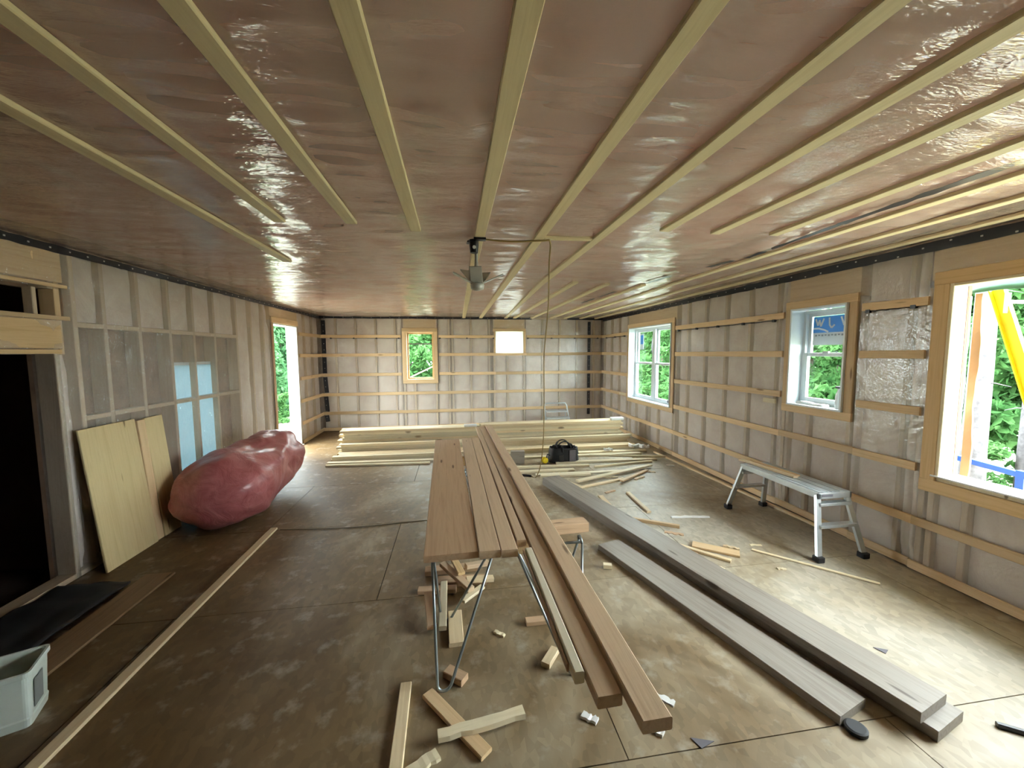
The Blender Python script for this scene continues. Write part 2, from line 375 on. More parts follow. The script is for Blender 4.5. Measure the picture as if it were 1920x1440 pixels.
# ------------------------------------------------------------------ walls
# wall-local: u along the wall, z up, w outward (negative w = into the room)
def tb(u, z, w): return (u, D+w, z)
def tr_(u, z, w): return (XR+w, u, z)
def tl(u, z, w): return (XL-w, u, z)
def tf(u, z, w): return (u, YF-w, z)
OUT = {tb: (0, 1, 0), tr_: (1, 0, 0), tl: (-1, 0, 0), tf: (0, -1, 0)}
def rects(u0, u1, z0, z1, holes):
    us = sorted({u0, u1, *[min(max(h[i], u0), u1) for h in holes for i in (0, 1)]}); out = []
    for a, b in zip(us[:-1], us[1:]):
        if b-a < 1e-4: continue
        m = (a+b)/2; cuts = sorted((max(h[2], z0), min(h[3], z1)) for h in holes if h[0] < m < h[1]); z = z0
        for c0, c1 in cuts:
            if c0-z > 1e-3: out.append((a, b, z, c0))
            z = max(z, c1)
        if z1-z > 1e-3: out.append((a, b, z, z1))
    return out
def wall(name, T, u0, u1, openings, studs, skip=(), filmmat=None, strap=(), strap_rows=(), headers=(), bare=()):
    mb = MB()
    for a, b, c, d in rects(u0-.18, u1+.18, -.28, CH+.28, openings): mb.box(T(a, c, .14), T(b, d, .17))
    for a, b, c, d in rects(u0-.18, u1+.18, CH+.02, CH+.28, []): mb.box(T(a, c, .02), T(b, d, .14))
    root = mb.build(name, MSHEATH); tag(root, kind='structure')
    mb = MB()
    for a, b, c, d in rects(u0, u1, 0, CH, openings): mb.quad(T(a, c, .0), T(b, c, .0), T(b, d, .0), T(a, d, .0))
    if name == 'wall_left':
        mb = MB(); us = sorted(set([round(x, 3) for x in np.arange(2.6, u1, .045)]+[h[i] for h in openings for i in (0, 1) if h[i] > 2.6]+[u1])); zs = sorted(set([round(x, 3) for x in np.arange(0, CH, .05)]+[h[i] for h in openings for i in (2, 3)]+[CH]))
        idx = {}; SU = np.array(sorted(studs))
        def vid(i, j):
            if (i, j) not in idx:
                u, z = us[i], zs[j]; k = min(1, float(np.min(np.abs(SU-u)))/.10)*min(1, (CH-z)/.1)*min(1, z/.1)
                edge = any(h[0]-.01 <= u <= h[1]+.01 and h[2]-.01 <= z <= h[3]+.01 for h in openings if h is not openings[-1])
                q = noise.noise((u*2.2+z*1.6, z*1.1-u*.5, 4))+.6*noise.noise(((u-z)*6, (u+z)*2.2, 8))
                w = 0 if edge else (.25+.75*k)*(.016*q)*(1.5 if z < 1.9 and u < 6.3 else .7)
                idx[(i, j)] = len(mb.v); mb.v.append(T(u, z, w-.001))
            return idx[(i, j)]
        for i in range(len(us)-1):
            for j in range(len(zs)-1):
                m, n = (us[i]+us[i+1])/2, (zs[j]+zs[j+1])/2
                if any(h[0] < m < h[1] and h[2] < n < h[3] for h in openings if h is not openings[-1]): continue
                mb.f.append((vid(i, j), vid(i+1, j), vid(i+1, j+1), vid(i, j+1)))
        mb.build('vapour_film', filmmat, root, True)
        mb = MB()
        for a, b, c, d in rects(u0, 2.6, 0, CH, openings): mb.quad(T(a, c, .0), T(b, c, .0), T(b, d, .0), T(a, d, .0))
        mb.build('vapour_film', filmmat, root)
    else: mb.build('vapour_film', filmmat or MFILM, root)
    def seg(u, w_=.038):
        return [(c, d) for a, b, c, d in rects(u-.001, u+.001, .04, CH-.04, openings)]
    for u in studs:
        for c, d in seg(u):
            if d-c > .05: plank('stud', T(u, c, .012), T(u, d, .012), .038, .12, MSTUD, root, upv=OUT[T])
    # plates at the bottom and top of the wall
    for a, b, c, d in rects(u0, u1, 0, .038, openings): plank('plate', T(a, 0.019, .012), T(b, 0.019, .012), .038, .12, MSTUD, root, upv=OUT[T])
    plank('plate', T(u0, CH-.019, .012), T(u1, CH-.019, .012), .038, .12, MSTUD, root, upv=OUT[T])
    # headers over the openings, bare wood right behind the film
    for a, b, c, d in headers:
        plank('header', T(a, (c+d)/2, .006), T(b, (c+d)/2, .006), d-c, .13, MWS, root, upv=OUT[T])
    # glass wool between the studs
    edges = [u0]+list(studs)+[u1]
    hs_ = list(openings)+list(headers)+list(bare)
    for a, b in zip(edges[:-1], edges[1:]):
        if b-a < .09: continue
        for (p, q, c, d) in rects(a+.024, b-.024, .045, CH-.045, [(h[0]-.045, h[1]+.045, h[2]-.045, h[3]+.045) for h in hs_]):
            if q-p < .05 or d-c < .06: continue
            nu, nz = 4, max(3, int((d-c)/.12)); V = []; F = []
            for j in range(nz+1):
                for i in range(nu+1):
                    e = min(i, nu-i, 1.)*min(j, nz-j, 1.); uu = p+(q-p)*i/nu; zz = c+(d-c)*j/nz
                    V.append(T(uu, zz, .055-.03*e-.012*noise.noise((uu*5, zz*5, 2))))
            for j in range(nz):
                for i in range(nu): k = j*(nu+1)+i; F.append((k, k+1, k+nu+2, k+nu+1))
            link('insulation_batt', pydata(V, F, True), MINS, root)
    # strapping
    inn = tuple(-x for x in OUT[T])
    for z in strap_rows:
        for a, b, c, d in rects(u0, u1, z-.001, z+.001, [h for h in strap]):
            if b-a < .04: continue
            plank('batten', T(a, z+random.uniform(-.006, .006), -.001), T(b, z+random.uniform(-.006, .006), -.001), .064, .019, MWO, root, upv=inn)
    return root
ROWS = (2.015, 1.62, 1.20, .79, .385, .045)
c_hole = (-1.05, -.45, 1.07, 2.12); d_hole = (.91, 1.51, 1.66, 2.12)
def studrow(a, b, off=0, s=.406):
    r = []; u = a+off
    while u < b-.05: r.append(u); u += s
    return r
bstud = studrow(XL, XR, .30)
bstud = [u for u in bstud if not any(abs(u-e) < .07 for e in (-1.07, -.43, .89, 1.53))]+[-1.09, -.41, .87, 1.55, -.13, 1.18]
bstud = sorted(bstud)
wb = wall('wall_back', tb, XL, XR, [c_hole, d_hole], bstud,
     strap=[(-1.15, -.35, .95, 2.30), (.90, 1.60, 1.70, 2.20)], strap_rows=ROWS,
     headers=[(-1.09, -.41, 2.165, 2.40), (.87, 1.55, 2.165, 2.40)])
a_hole = (5.70, 7.20, .76, 2.11); b_hole = (2.93, 3.50, 1.11, 2.07); g_hole = (.62, 2.24, .72, 2.11)
rstud = studrow(YF, D, .22)
rstud = [u for u in rstud if not any(abs(u-e) < .09 for e in (5.68, 7.22, 2.91, 3.52, .60, 2.26))]+[5.67, 7.23, 2.90, 3.53, .59, 2.27, 5.62, 3.58, 2.33, 6.45]
rstud = sorted(rstud)
wr = wall('wall_right', tr_, YF, D, [a_hole, b_hole, g_hole], rstud,
     strap=[(5.60, 7.28, .68, 2.20), (2.82, 3.60, 1.02, 2.16), (.50, 2.36, .62, 2.2)], strap_rows=ROWS,
     headers=[(5.60, 7.28, 2.16, 2.40), (2.86, 3.56, 2.12, 2.40), (.55, 2.36, 2.15, 2.40)])
door_hole = (6.50, 7.42, 0, 2.14); front_hole = (1.55, 3.17, 0, 1.66); transom = (1.55, 3.26, 1.93, 2.12); lw_hole = (4.40, 5.20, .20, 1.57)
lstud = [-1.9, -1.5, -1.1, -.7, -.3, .1, .5, .9, 1.3, 1.52, 3.20, 3.36, 3.61, 3.96, 4.335, 4.69, 5.06, 5.53, 5.90, 6.25, 6.47, 7.46, 7.85, 8.25]
wl = wall('wall_left', tl, YF, D, [door_hole, front_hole, transom, lw_hole], lstud, filmmat=MFILML,
     strap=[(YF, 7.50, -1, 3)], strap_rows=ROWS,
     headers=[(6.44, 7.48, 2.18, 2.38), (1.5, 3.28, 2.17, 2.40), (1.5, 3.24, 1.70, 1.90)],
     bare=[(3.40, 5.50, .02, 1.86)])
wf = wall('wall_front', tf, XL, XR, [], [])
for u in (4.69, 5.06): # studs crossing the covered window
    plank('stud', tl(u, .2, .015), tl(u, 1.58, .015), .03, .06, MSTUD, wl, upv=OUT[tl])
for a, b in ((3.36, 3.61), (3.61, 3.96), (3.96, 4.335), (4.335, 4.69), (4.69, 5.06), (5.06, 5.53)):
    plank('noggin', tl(a+.02, 1.17, .012), tl(b-.02, 1.17, .012), .036, .08, MSTUD, wl, upv=OUT[tl])
plank('noggin', tl(3.36, 1.88, .012), tl(5.53, 1.88, .012), .038, .12, MSTUD, wl, upv=OUT[tl])
# tape along the top of the walls and down the back corners
def tape(T, u0, u1, z, w, wl_, seg=1.2):
    u = u0
    while u < u1-.02:
        e = min(u+seg, u1); n = max(2, int((e-u)/.07)); V = []; F = []
        for i in range(n+1):
            uu = u+(e-u)*i/n; h = w*(.42+.12*random.random())
            V += [T(uu, z-h, -.004), T(uu, z+h, -.004), T(uu, z+h, -.002), T(uu, z-h, -.002)]
        for i in range(n):
            for j in range(4): a = i*4+j; b_ = i*4+(j+1) % 4; F.append((a, b_, b_+4, a+4))
        F += [(0, 1, 2, 3), (n*4+3, n*4+2, n*4+1, n*4)]
        link('sealing_tape', pydata(V, F), MBLACK, wl_)
        u = e
tape(tl, YF, D, 2.405, .055, wl); tape(tr_, YF, D, 2.392, .07, wr); tape(tb, XL, 1.72, 2.415, .05, wb); tape(tb, 2.55, XR, 2.415, .05, wb)
for x, w in ((-2.72, .085), (3.07, .07)):
    zs = [.17]+[z for z in reversed(ROWS[:-1])]+[2.39]
    for a, b in zip(zs[:-1], zs[1:]):
        dx = .02 if a < .9 and x < 0 else 0
        MB().beam(tb(x+dx, a+.04, -.003), tb(x, b-.04, -.003), w, .002, (0, -1, 0)).build('sealing_tape', MBLACK, wb)
mb = MB()
for u in np.arange(-2.7, 1.7, .19): mb.box(tb(u, 2.41, -.005), tb(u+.012, 2.418, -.008))
for z in np.arange(.3, 2.3, .13): mb.box(tb(-2.725, z, -.005), tb(-2.712, z+.01, -.008)); mb.box(tb(3.065, z, -.005), tb(3.075, z+.01, -.008))
tag(mb.build('staple', MCLIP, wb), kind='stuff')
mb = MB()
for u in np.arange(.5, 8.5, .16): mb.box(tr_(u, 2.385+.02*math.sin(u*9), -.005), tr_(u+.012, 2.395+.02*math.sin(u*9), -.008))
tag(mb.build('staple', MCLIP, wr), kind='stuff')
mb = MB()
for u in np.arange(2.5, 8.5, .14): mb.box(tl(u, 2.40, -.005), tl(u+.012, 2.41, -.008))
tag(mb.build('staple', MCLIP, wl), kind='stuff')
mb = MB().box((XR+.17, YF-.6, 2.46), (XR+.62, D+.6, 2.50)).box((XR+.60, YF-.6, 2.40), (XR+.63, D+.6, 2.56)).box((XL-.62, YF-.6, 2.46), (XL-.17, D+.6, 2.50)).box((XL-.63, YF-.6, 2.40), (XL-.60, D+.6, 2.56))  # eaves added outside both long walls to block high sky light from the floor
tag(mb.build('added_eaves_1', MWHITE), kind='structure')
# black wire clipped under the top strap
def wire(T, a, b, par):
    pts = [T(a+(b-a)*i/14, 1.977+.004*math.sin(i*2.1), -.012) for i in range(15)]
    o = MB().tube(pts, .005, 6).build('wire', MBLACK, par)
    n = max(1, int((b-a)/.45)); mb = MB()
    for i in range(n+1):
        u = a+.03+(b-a-.06)*i/max(1, n); mb.box(T(u-.016, 1.962, -.002), T(u+.016, 1.99, -.026))
    mb.build('clip', MBLACK, par)
wire(tb, -2.6, -1.16, wb); wire(tb, -.35, .88, wb); wire(tb, 1.6, 3.3, wb)
wire(tr_, 7.4, 8.4, wr); wire(tr_, 3.7, 5.55, wr); wire(tr_, 2.42, 2.8, wr)
# casings: flat strips around the openings
def casing(T, h, w, par, sides='lrtb', mat=MWO, over=.0, t=.02):
    inn = tuple(-x for x in OUT[T]); a, b, c, d = h
    if 't' in sides: plank('casing', T(a-w-over, d+w/2, -.001), T(b+w+over, d+w/2, -.001), w, t, mat, par, upv=inn)
    if 'b' in sides: plank('casing', T(a-w-over, c-w/2, -.001), T(b+w+over, c-w/2, -.001), w, t, mat, par, upv=inn)
    if 'l' in sides: plank('casing', T(a-w/2, c, -.001), T(a-w/2, d, -.001), w, t, mat, par, upv=inn)
    if 'r' in sides: plank('casing', T(b+w/2, c, -.001), T(b+w/2, d, -.001), w, t, mat, par, upv=inn)
def liner(T, h, w0, w1, t, mat, par, name='jamb_liner', sides='lrtb'):
    a, b, c, d = h
    if 'l' in sides: MB().box(T(a, c, w0), T(a+t, d, w1)).build(name, mat, par)
    if 'r' in sides: MB().box(T(b-t, c, w0), T(b, d, w1)).build(name, mat, par)
    if 't' in sides: MB().box(T(a+t, d-t, w0), T(b-t, d, w1)).build(name, mat, par)
    if 'b' in sides: MB().box(T(a+t, c, w0), T(b-t, c+t, w1)).build(name, mat, par)
def sroot(name, mb, mat): return tag(mb.build(name, mat), kind='structure')
def frame(T, a, b, c, d, w0, w1, t):
    return MB().box(T(a, c, w0), T(a+t, d, w1)).box(T(b-t, c, w0), T(b, d, w1)).box(T(a+t, d-t, w0), T(b-t, d, w1)).box(T(a+t, c, w0), T(b-t, c+t, w1))
def sash(T, a, b, c, d, w, par, t=.035):
    frame(T, a, b, c, d, w, w+.03, t).build('sash', MVIN, par, bevel=.004)
    MB().box(T(a+t, c+t, w+.012), T(b-t, d-t, w+.016)).build('pane', MGLASS, par)
# window_1: pair of sliding sashes in the right wall
a, b, c, d = a_hole
w1 = sroot('window_1', frame(tr_, a+.02, b-.02, c+.02, d-.02, .10, .165, .03), MVIN)
liner(tr_, a_hole, -.035, .12, .018, MVIN, w1); casing(tr_, (a, b, c, d), .075, w1)
md_ = (a+b)/2; MB().box(tr_(md_-.045, c+.05, .09), tr_(md_+.045, d-.05, .165)).build('mullion', MVIN, w1)
for p, q in ((a+.05, md_-.045), (md_+.045, b-.05)):
    sash(tr_, p, q, 1.43, d-.05, .13, w1); sash(tr_, p, q, c+.05, 1.46, .098, w1)
MB().box(tr_(6.92, 1.70, .137), tr_(7.06, 2.0, .139)).build('sticker', MSTICKW, w1)
MB().box(tr_(6.94, 1.80, .134), tr_(7.04, 1.97, .137)).build('sticker', MSTICK, w1)
MB().box(tr_(5.83, .815, .05), tr_(5.90, .86, .09)).build('latch', MGREYF, w1)
# window_2: single double-hung window
a, b, c, d = b_hole
w2 = sroot('window_2', frame(tr_, a+.02, b-.02, c+.02, d-.02, .10, .165, .028), MVIN)
liner(tr_, b_hole, -.04, .12, .016, MVIN, w2); casing(tr_, b_hole, .075, w2, sides='lrtb')
sash(tr_, a+.045, b-.045, 1.60, d-.045, .132, w2); sash(tr_, a+.045, b-.045, c+.045, 1.635, .098, w2)
MB().box(tr_(3.19, 1.63, .085), tr_(3.25, 1.65, .105)).build('sash_lock', MVIN, w2)
MB().box(tr_(3.02, 1.71, .140), tr_(3.41, 1.83, .143)).build('sticker', MSTICKW, w2)
MB().box(tr_(3.02, 1.83, .140), tr_(3.41, 1.985, .143)).build('sticker', MSTICK, w2)
mb = MB()
for pts in ([(3.385, 1.965), (3.36, 1.90), (3.345, 1.955), (3.33, 1.89), (3.30, 1.965)], [(3.245, 1.97), (3.24, 1.90), (3.22, 1.872), (3.19, 1.90)], [(3.13, 1.97), (3.10, 1.89), (3.07, 1.96)],
            [(3.41, 1.872), (3.35, 1.872), (3.29, 1.855), (3.25, 1.835)]):
    for p, q in zip(pts[:-1], pts[1:]): mb.beam(tr_(p[0], p[1], .1385), tr_(q[0], q[1], .1385), .016, .001, (1, 0, 0))
mb.build('sticker_lettering', MSTICKW, w2)
mb = MB()
for i in range(11): mb.box(tr_(3.385-i*.033, 1.795+.004*(i % 2), .1385), tr_(3.385-i*.033-.02, 1.812, .1395))
mb.build('sticker_lettering', MINK, w2)
# crumpled white sheet on the window sill
o = splinter('paper_sheet', (3.43, 3.42, 1.127), (3.44, 3.12, 1.127), .09, .03, MWHITE, 3, .5)
tag(o, 'crumpled white sheet lying on the sill of the narrow white window', 'paper')
o = MB().tube([tr_(3.035, 1.128, .05), tr_(3.035, 1.25, .05), tr_(3.035, 1.29, .05), tr_(3.035, 1.31, .05)], [.024, .022, .01, .008], 12).build('spray_bottle', MWHITE)
MB().box(tr_(3.02, 1.31, .03), tr_(3.05, 1.33, .08)).build('nozzle', MBLACK, o)
tag(o, 'white bottle with a black nozzle standing on the narrow window sill', 'bottle')
# window_3: wooden window in the back wall
a, b, c, d = c_hole
w3 = sroot('window_3', frame(tb, a+.02, b-.02, c+.02, d-.02, .11, .16, .03), MWO)
liner(tb, c_hole, -.02, .14, .018, MWO, w3); casing(tb, c_hole, .075, w3)
MB().box(tb(a+.05, 1.845, .12), tb(b-.05, 1.87, .15)).build('meeting_rail', MGREYF, w3)
MB().box(tb(a+.05, 1.87, .133), tb(b-.05, d-.05, .137)).build('pane', MGLASS, w3); MB().box(tb(a+.05, c+.05, .133), tb(b-.05, 1.845, .137)).build('pane', MGLASS, w3)
# window_4: opening closed with a white sheet
a, b, c, d = d_hole
w4 = sroot('window_4', frame(tb, a, b, c, d, .02, .14, .012), MWO)
casing(tb, d_hole, .07, w4, sides='rt'); casing(tb, (a, b, c, d), .05, w4, sides='l')
MB().box(tb(a-.015, c-.015, -.028), tb(b+.015, d+.01, -.024)).build('white_sheet', MSHEET, w4)
mb = MB(); rn = random.Random(5)
for (x0, x1, z) in ((.97, 1.40, 1.985), (1.12, 1.26, 1.89), (1.31, 1.38, 1.895), (1.14, 1.22, 1.86), (1.44, 1.48, 1.985)):
    x = x0
    while x < x1: mb.beam(tb(x, z, -.0285), tb(x+.012, z+rn.uniform(-.02, .02), -.0285), .004, .0008, (0, -1, 0)); x += .016
mb.build('handwriting', MINK, w4)
# big unglazed opening in the right wall
a, b, c, d = g_hole
w5 = sroot('window_5', MB().box(tr_(a, c, .0), tr_(b, c+.03, .16)), MWP)
plank('jamb_liner', tr_(b-.012, c+.03, -.02), tr_(b-.012, d, -.02), .024, .12, MWP, w5, upv=OUT[tr_])
plank('jamb_liner', tr_(a+.012, c+.03, -.02), tr_(a+.012, d, -.02), .024, .12, MWP, w5, upv=OUT[tr_])
plank('jamb_liner', tr_(a+.024, d-.01, -.02), tr_(b-.024, d-.01, -.02), .02, .12, MWP, w5, upv=OUT[tr_])
plank('sill_board', tr_(a-.02, c+.035, -.03), tr_(b+.02, c+.035, -.03), .012, .2, MWHITE, w5, upv=OUT[tr_])
casing(tr_, g_hole, .09, w5, sides='lrtb', mat=MWS)
mb = MB().tube([tr_(b-.03, c+.2+i*.1, .115+.004*math.sin(i*1.7)) for i in range(12)], .009, 6); mb.build('foam_bead', MWHITE, w5)
V = []; F = []; n = 26
for i in range(n+1):
    z = c+.03+(d-c-.10)*i/n; e = .030+.007*math.sin(i*.45)+.002*math.sin(i*1.7)
    V += [tr_(b-.02, z, .17), tr_(b-.02-e, z, .19), tr_(b-.02-e, z, .205), tr_(b-.02, z, .19)]
for i in range(n):
    for j in range(4): p = i*4+j; q = i*4+(j+1) % 4; F.append((p, q, q+4, p+4))
F += [(0, 1, 2, 3), (n*4+3, n*4+2, n*4+1, n*4)]
link('wavy_board', pydata(V, F), MORANGE, w5)
# door opening in the left wall
a, b, c, d = door_hole
dr_ = sroot('door_1', MB().box(tl(b-.02, 0, -.01), tl(b, d, .17)), MWHITE)
MB().box(tl(a, 0, -.01), tl(a+.02, d, .17)).build('jamb_liner', MWHITE, dr_); MB().box(tl(a+.02, d-.02, -.01), tl(b-.02, d, .17)).build('jamb_liner', MWHITE, dr_)
plank('threshold', tl(a+.02, 0.002, .02), tl(b-.02, 0.002, .02), .14, .02, MWP, dr_, upv=(0, 0, 1))
casing(tl, door_hole, .06, dr_, sides='l', mat=MWR); plank('casing', tl(a-.06, d+.045, -.001), tl(b+.03, d+.045, -.001), .09, .02, MWO, dr_, upv=(1, 0, 0))
# doorway to the dark room beside the camera
a, b, c, d = front_hole
d2 = sroot('door_2', MB().box(tl(b, 0, -.004), tl(b+.03, d, .14)), MFILML)
plank('lintel_edge', tl(a, d+.018, -.012), tl(b+.02, d+.018, -.012), .03, .02, MWS, d2, upv=(1, 0, 0))
plank('lintel_edge', tl(a, 1.915, -.012), tl(3.27, 1.915, -.012), .03, .02, MWO, d2, upv=(1, 0, 0))
plank('lintel_edge', tl(a, 2.14, -.012), tl(3.27, 2.14, -.012), .025, .02, MWO, d2, upv=(1, 0, 0))
plank('jamb_post', tl(3.25, 1.66, .02), tl(3.25, 2.4, .02), .04, .10, MWO, d2, upv=OUT[tl])
plank('jamb_post', tl(3.13, 1.93, .05), tl(3.13, 2.12, .05), .03, .06, MSTUD, d2, upv=OUT[tl])
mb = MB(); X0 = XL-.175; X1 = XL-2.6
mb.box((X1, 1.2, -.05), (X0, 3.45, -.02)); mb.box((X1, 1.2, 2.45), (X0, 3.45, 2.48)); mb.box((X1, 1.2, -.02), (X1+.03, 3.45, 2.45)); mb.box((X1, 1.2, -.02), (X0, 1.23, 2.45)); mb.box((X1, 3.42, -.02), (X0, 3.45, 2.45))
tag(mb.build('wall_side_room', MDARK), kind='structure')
# covered window behind the film
a, b, c, d = lw_hole
w6 = sroot('window_6', frame(tl, a, b, c, d, .09, .16, .03), MVIN)
MB().box(tl(a+.03, 1.155, .10), tl(b-.03, 1.185, .15)).build('glazing_bar', MVIN, w6)
MB().box(tl(a+.03, c+.03, .12), tl(b-.03, 1.155, .124)).build('pane', MFROST, w6); MB().box(tl(a+.03, 1.185, .12), tl(b-.03, d-.03, .124)).build('pane', MFROST, w6)
# small wooden blocks fixed on the wall
for u0, u1, z, lb in ((3.64, 3.80, 1.12, 'short pale wood block fixed left of the narrow white window'), (7.32, 7.62, .80, 'short pale wood block fixed left of the double white window')):
    tag(plank('wood_block', tr_(u0, z, -.021 if z > 1 else -.001), tr_(u1, z, -.021 if z > 1 else -.001), .05, .02, MWP, None, upv=(-1, 0, 0)), lb, 'wood block')

# ------------------------------------------------------------------ outside
tag(link('ground', puffgrid(-30, 30, -20, 34, 60, 54, lambda x, y: -.75+.12*noise.noise((x*.3, y*.3, 0))+(.12*max(0, abs(x)-9) if abs(x) > 9 else 0)*.5), MGRND), kind='structure')
def foliage_mesh(n, crown, mat, leaf=.13, seed=0, droop=0):
    rn = np.random.RandomState(seed); V = []; F = []
    for k in range(n):
        p = crown(rn); d = rn.normal(size=3); d /= np.linalg.norm(d); e = np.cross(d, rn.normal(size=3)); e /= np.linalg.norm(e)
        d[2] -= droop; s = leaf*rn.uniform(.6, 1.5); q = len(V)
        V += [tuple(p-d*s), tuple(p+e*s*.45), tuple(p+d*s), tuple(p-e*s*.45)]; F.append((q, q+1, q+2, q+3))
    me = pydata(V, F); me.materials.append(mat); return me
def broad(H):
    cl = [(np.array([random.gauss(0, .75), random.gauss(0, .75), H*random.uniform(.05, 1.0)]), random.uniform(.5, .9)) for _ in range(26)]
    def f(rn):
        c, r = cl[rn.randint(len(cl))]; v = rn.normal(size=3); v /= np.linalg.norm(v); return c+v*r*rn.uniform(.3, 1)**.6
    return f
def conif(H):
    def f(rn):
        z = rn.uniform(.02, 1)**1.3; r = (1-z)*H*.27+.1; a = rn.uniform(0, 6.283); lay = (z*14) % 1
        rr = r*rn.uniform(.2, 1)**.5; return np.array([rr*math.cos(a), rr*math.sin(a), z*H-rr*.35-.1*lay])
    return f
protos = []
for i in range(3):
    protos.append(('leafy_tree', foliage_mesh(9000, broad(6.5), MLEAF, .15, i), 6.5, MBARK if i == 0 else MBARKD))
for i in range(2):
    protos.append(('conifer_tree', foliage_mesh(8000, conif(7.5), MNEED, .15, 10+i, .3), 7.5, MBARKD))
trunks = {}
def tree(k, x, y, s, rz, label, group):
    nm, fol, H, bark = protos[k]
    if k not in trunks:
        mb = MB().tube([(0, 0, 0), (.05, .03, H*.3), (-.04, .05, H*.65), (0, 0, H*.97)], [.13, .10, .07, .02], 8)
        me = pydata(mb.v, mb.f, True); me.materials.append(bark); trunks[k] = me
    r = bpy.data.objects.new(nm, None); COL.objects.link(r); r.location = (x, y, -.8); r.rotation_euler = (0, 0, rz); r.scale = (s, s, s)
    tag(r, label, 'tree', group)
    for n_, me in (('trunk', trunks[k]), ('foliage', fol)):
        o = bpy.data.objects.new(n_, me); COL.objects.link(o); o.parent = r
    return r
rt_ = random.Random(11)
for i, (x, y) in enumerate([(9.3, 5.0), (9.6, 6.9), (11.8, 7.6), (9.2, 8.9), (11.3, 10.0), (9.8, 11.6), (12.4, 12.2), (10.4, 14.0), (9.2, 16.2), (11.6, 16.4), (10.0, 18.6), (12.4, 19.0), (11.0, 21.2), (13.6, 22.0), (15.2, 16.8), (9.0, 20.8), (12.2, 4.6), (14.2, 9.0)]):
    tree((0, 1, 2, 2, 1)[i % 5], x, y, rt_.uniform(.56, .66), rt_.uniform(0, 6), 'bright green leafy trees beyond the right-hand windows', 'trees beyond the right wall')
for i, (x, y) in enumerate([(-3.4, 14.6), (-1.6, 14.2), (.2, 14.8), (2.2, 14.4), (-2.6, 17.2), (-.6, 17.0), (1.4, 17.4), (4.2, 15.4)]):
    tree((0, 1, 2, 1)[i % 4], x, y, rt_.uniform(.52, .62), rt_.uniform(0, 6), 'pale green woodland trees seen through the wooden back window', 'trees beyond the back wall')
for i, (x, y) in enumerate([(-7.4, 16.0), (-7.6, 18.4), (-9.0, 20.6), (-6.9, 20.6), (-9.6, 23.2), (-7.6, 23.4), (-11.4, 21.2), (-10.0, 17.4)]):
    tree((3, 4)[i % 2], x, y, rt_.uniform(.60, .70), rt_.uniform(0, 6), 'green conifers seen through the open left doorway', 'conifers outside the doorway')
for i, (x, y) in enumerate([(7.9, 3.3), (7.7, 4.9), (8.3, 6.0), (7.3, 6.6), (7.6, 7.6), (7.4, 8.9), (8.2, 9.8), (7.3, 10.8), (7.6, 12.6), (7.9, 14.2), (8.2, 15.8), (-6.2, 14.6), (-5.6, 16.6), (-7.0, 15.0), (-1.3, 12.6), (-.4, 12.9)]):
    r = tree((0, 2)[i % 2], x, y, rt_.uniform(.24, .30), rt_.uniform(0, 6), 'low leafy shrubs growing in front of the trees outside', 'shrubs outside'); r['category'] = 'shrub'; r.name = 'shrub'; r.scale.z *= .62
for (x, y, rr, lb) in ((7.0, 4.22, .125, 'thick pale mottled tree trunk outside the big opening beside the yellow ladder'), (8.1, 4.30, .10, 'thinner grey trunk behind the yellow ladder, low in the big opening')):
    pts = [(x, y, -.9), (x+.01, y+.02, .3), (x-.02, y+.0, 1.5), (x+.02, y+.03, 3), (x, y, 5.5)]
    t = MB().tube(pts, [rr*1.2, rr, rr*.92, rr*.8, rr*.5], 14).build('tree_trunk', MBARK, None, True); tag(t, lb, 'tree trunk')
    for q in range(6):
        z = .4+q*.4; a_ = q*2.3; MB().tube([(x, y, z), (x+.15*math.cos(a_), y+.15*math.sin(a_), z+.02), (x+.28*math.cos(a_+.2), y+.28*math.sin(a_+.2), z-.02)], [.012, .008, .003], 5).build('twig', MBARK, t)
# yellow ladder
lad = empty('ladder', (4.0, 2.0, -.7), 'yellow fibreglass ladder with pale rungs leaning outside the big opening', 'ladder')
top = Vector((4.15, 2.45, 2.12)); bot = Vector((4.15, 1.62, -.72))
for dx in (0, .42):
    o = Vector((dx, 0, 0)); d = (top-bot).normalized(); y = Vector((1, 0, 0)); z = y.cross(d)
    mb = MB().beam(bot+o, top+o, .012, .085, (0, 1, 0)); sg = 1 if dx == 0 else -1
    mb.beam(bot+o-y*sg*.016+z*.038, top+o-y*sg*.016+z*.038, .032, .008, (0, 1, 0)); mb.beam(bot+o-y*sg*.016-z*.038, top+o-y*sg*.016-z*.038, .032, .008, (0, 1, 0))
    mb.build('rail', MYEL, lad)
for i in range(9):
    p = bot+(top-bot)*(.965-i*.107); MB().beam(p, p+Vector((.42, 0, 0)), .05, .02, (0, 0, 1)).build('rung', MALUW, lad)
MB().box((4.10, 2.37, 1.93), (4.14, 2.385, 2.08)).build('label_plate', MWHITE, lad)
# blue metal barrier
bb = empty('barrier', (4.6, 2.6, -.7), 'bright blue metal trestle standing outside under the ladder', 'trestle')
MB().beam((4.62, 2.95, .66), (4.60, 2.42, .62), .04, .045).build('top_bar', MBLUE, bb); MB().beam((4.62, 2.9, .45), (4.60, 2.45, .45), .03, .03).build('cross_bar', MBLUE, bb)
for y in (2.47, 2.92): MB().beam((4.60, y, .66), (4.60, y-.02, -.72), .05, .05, (0, 1, 0)).build('leg', MBLUE, bb)
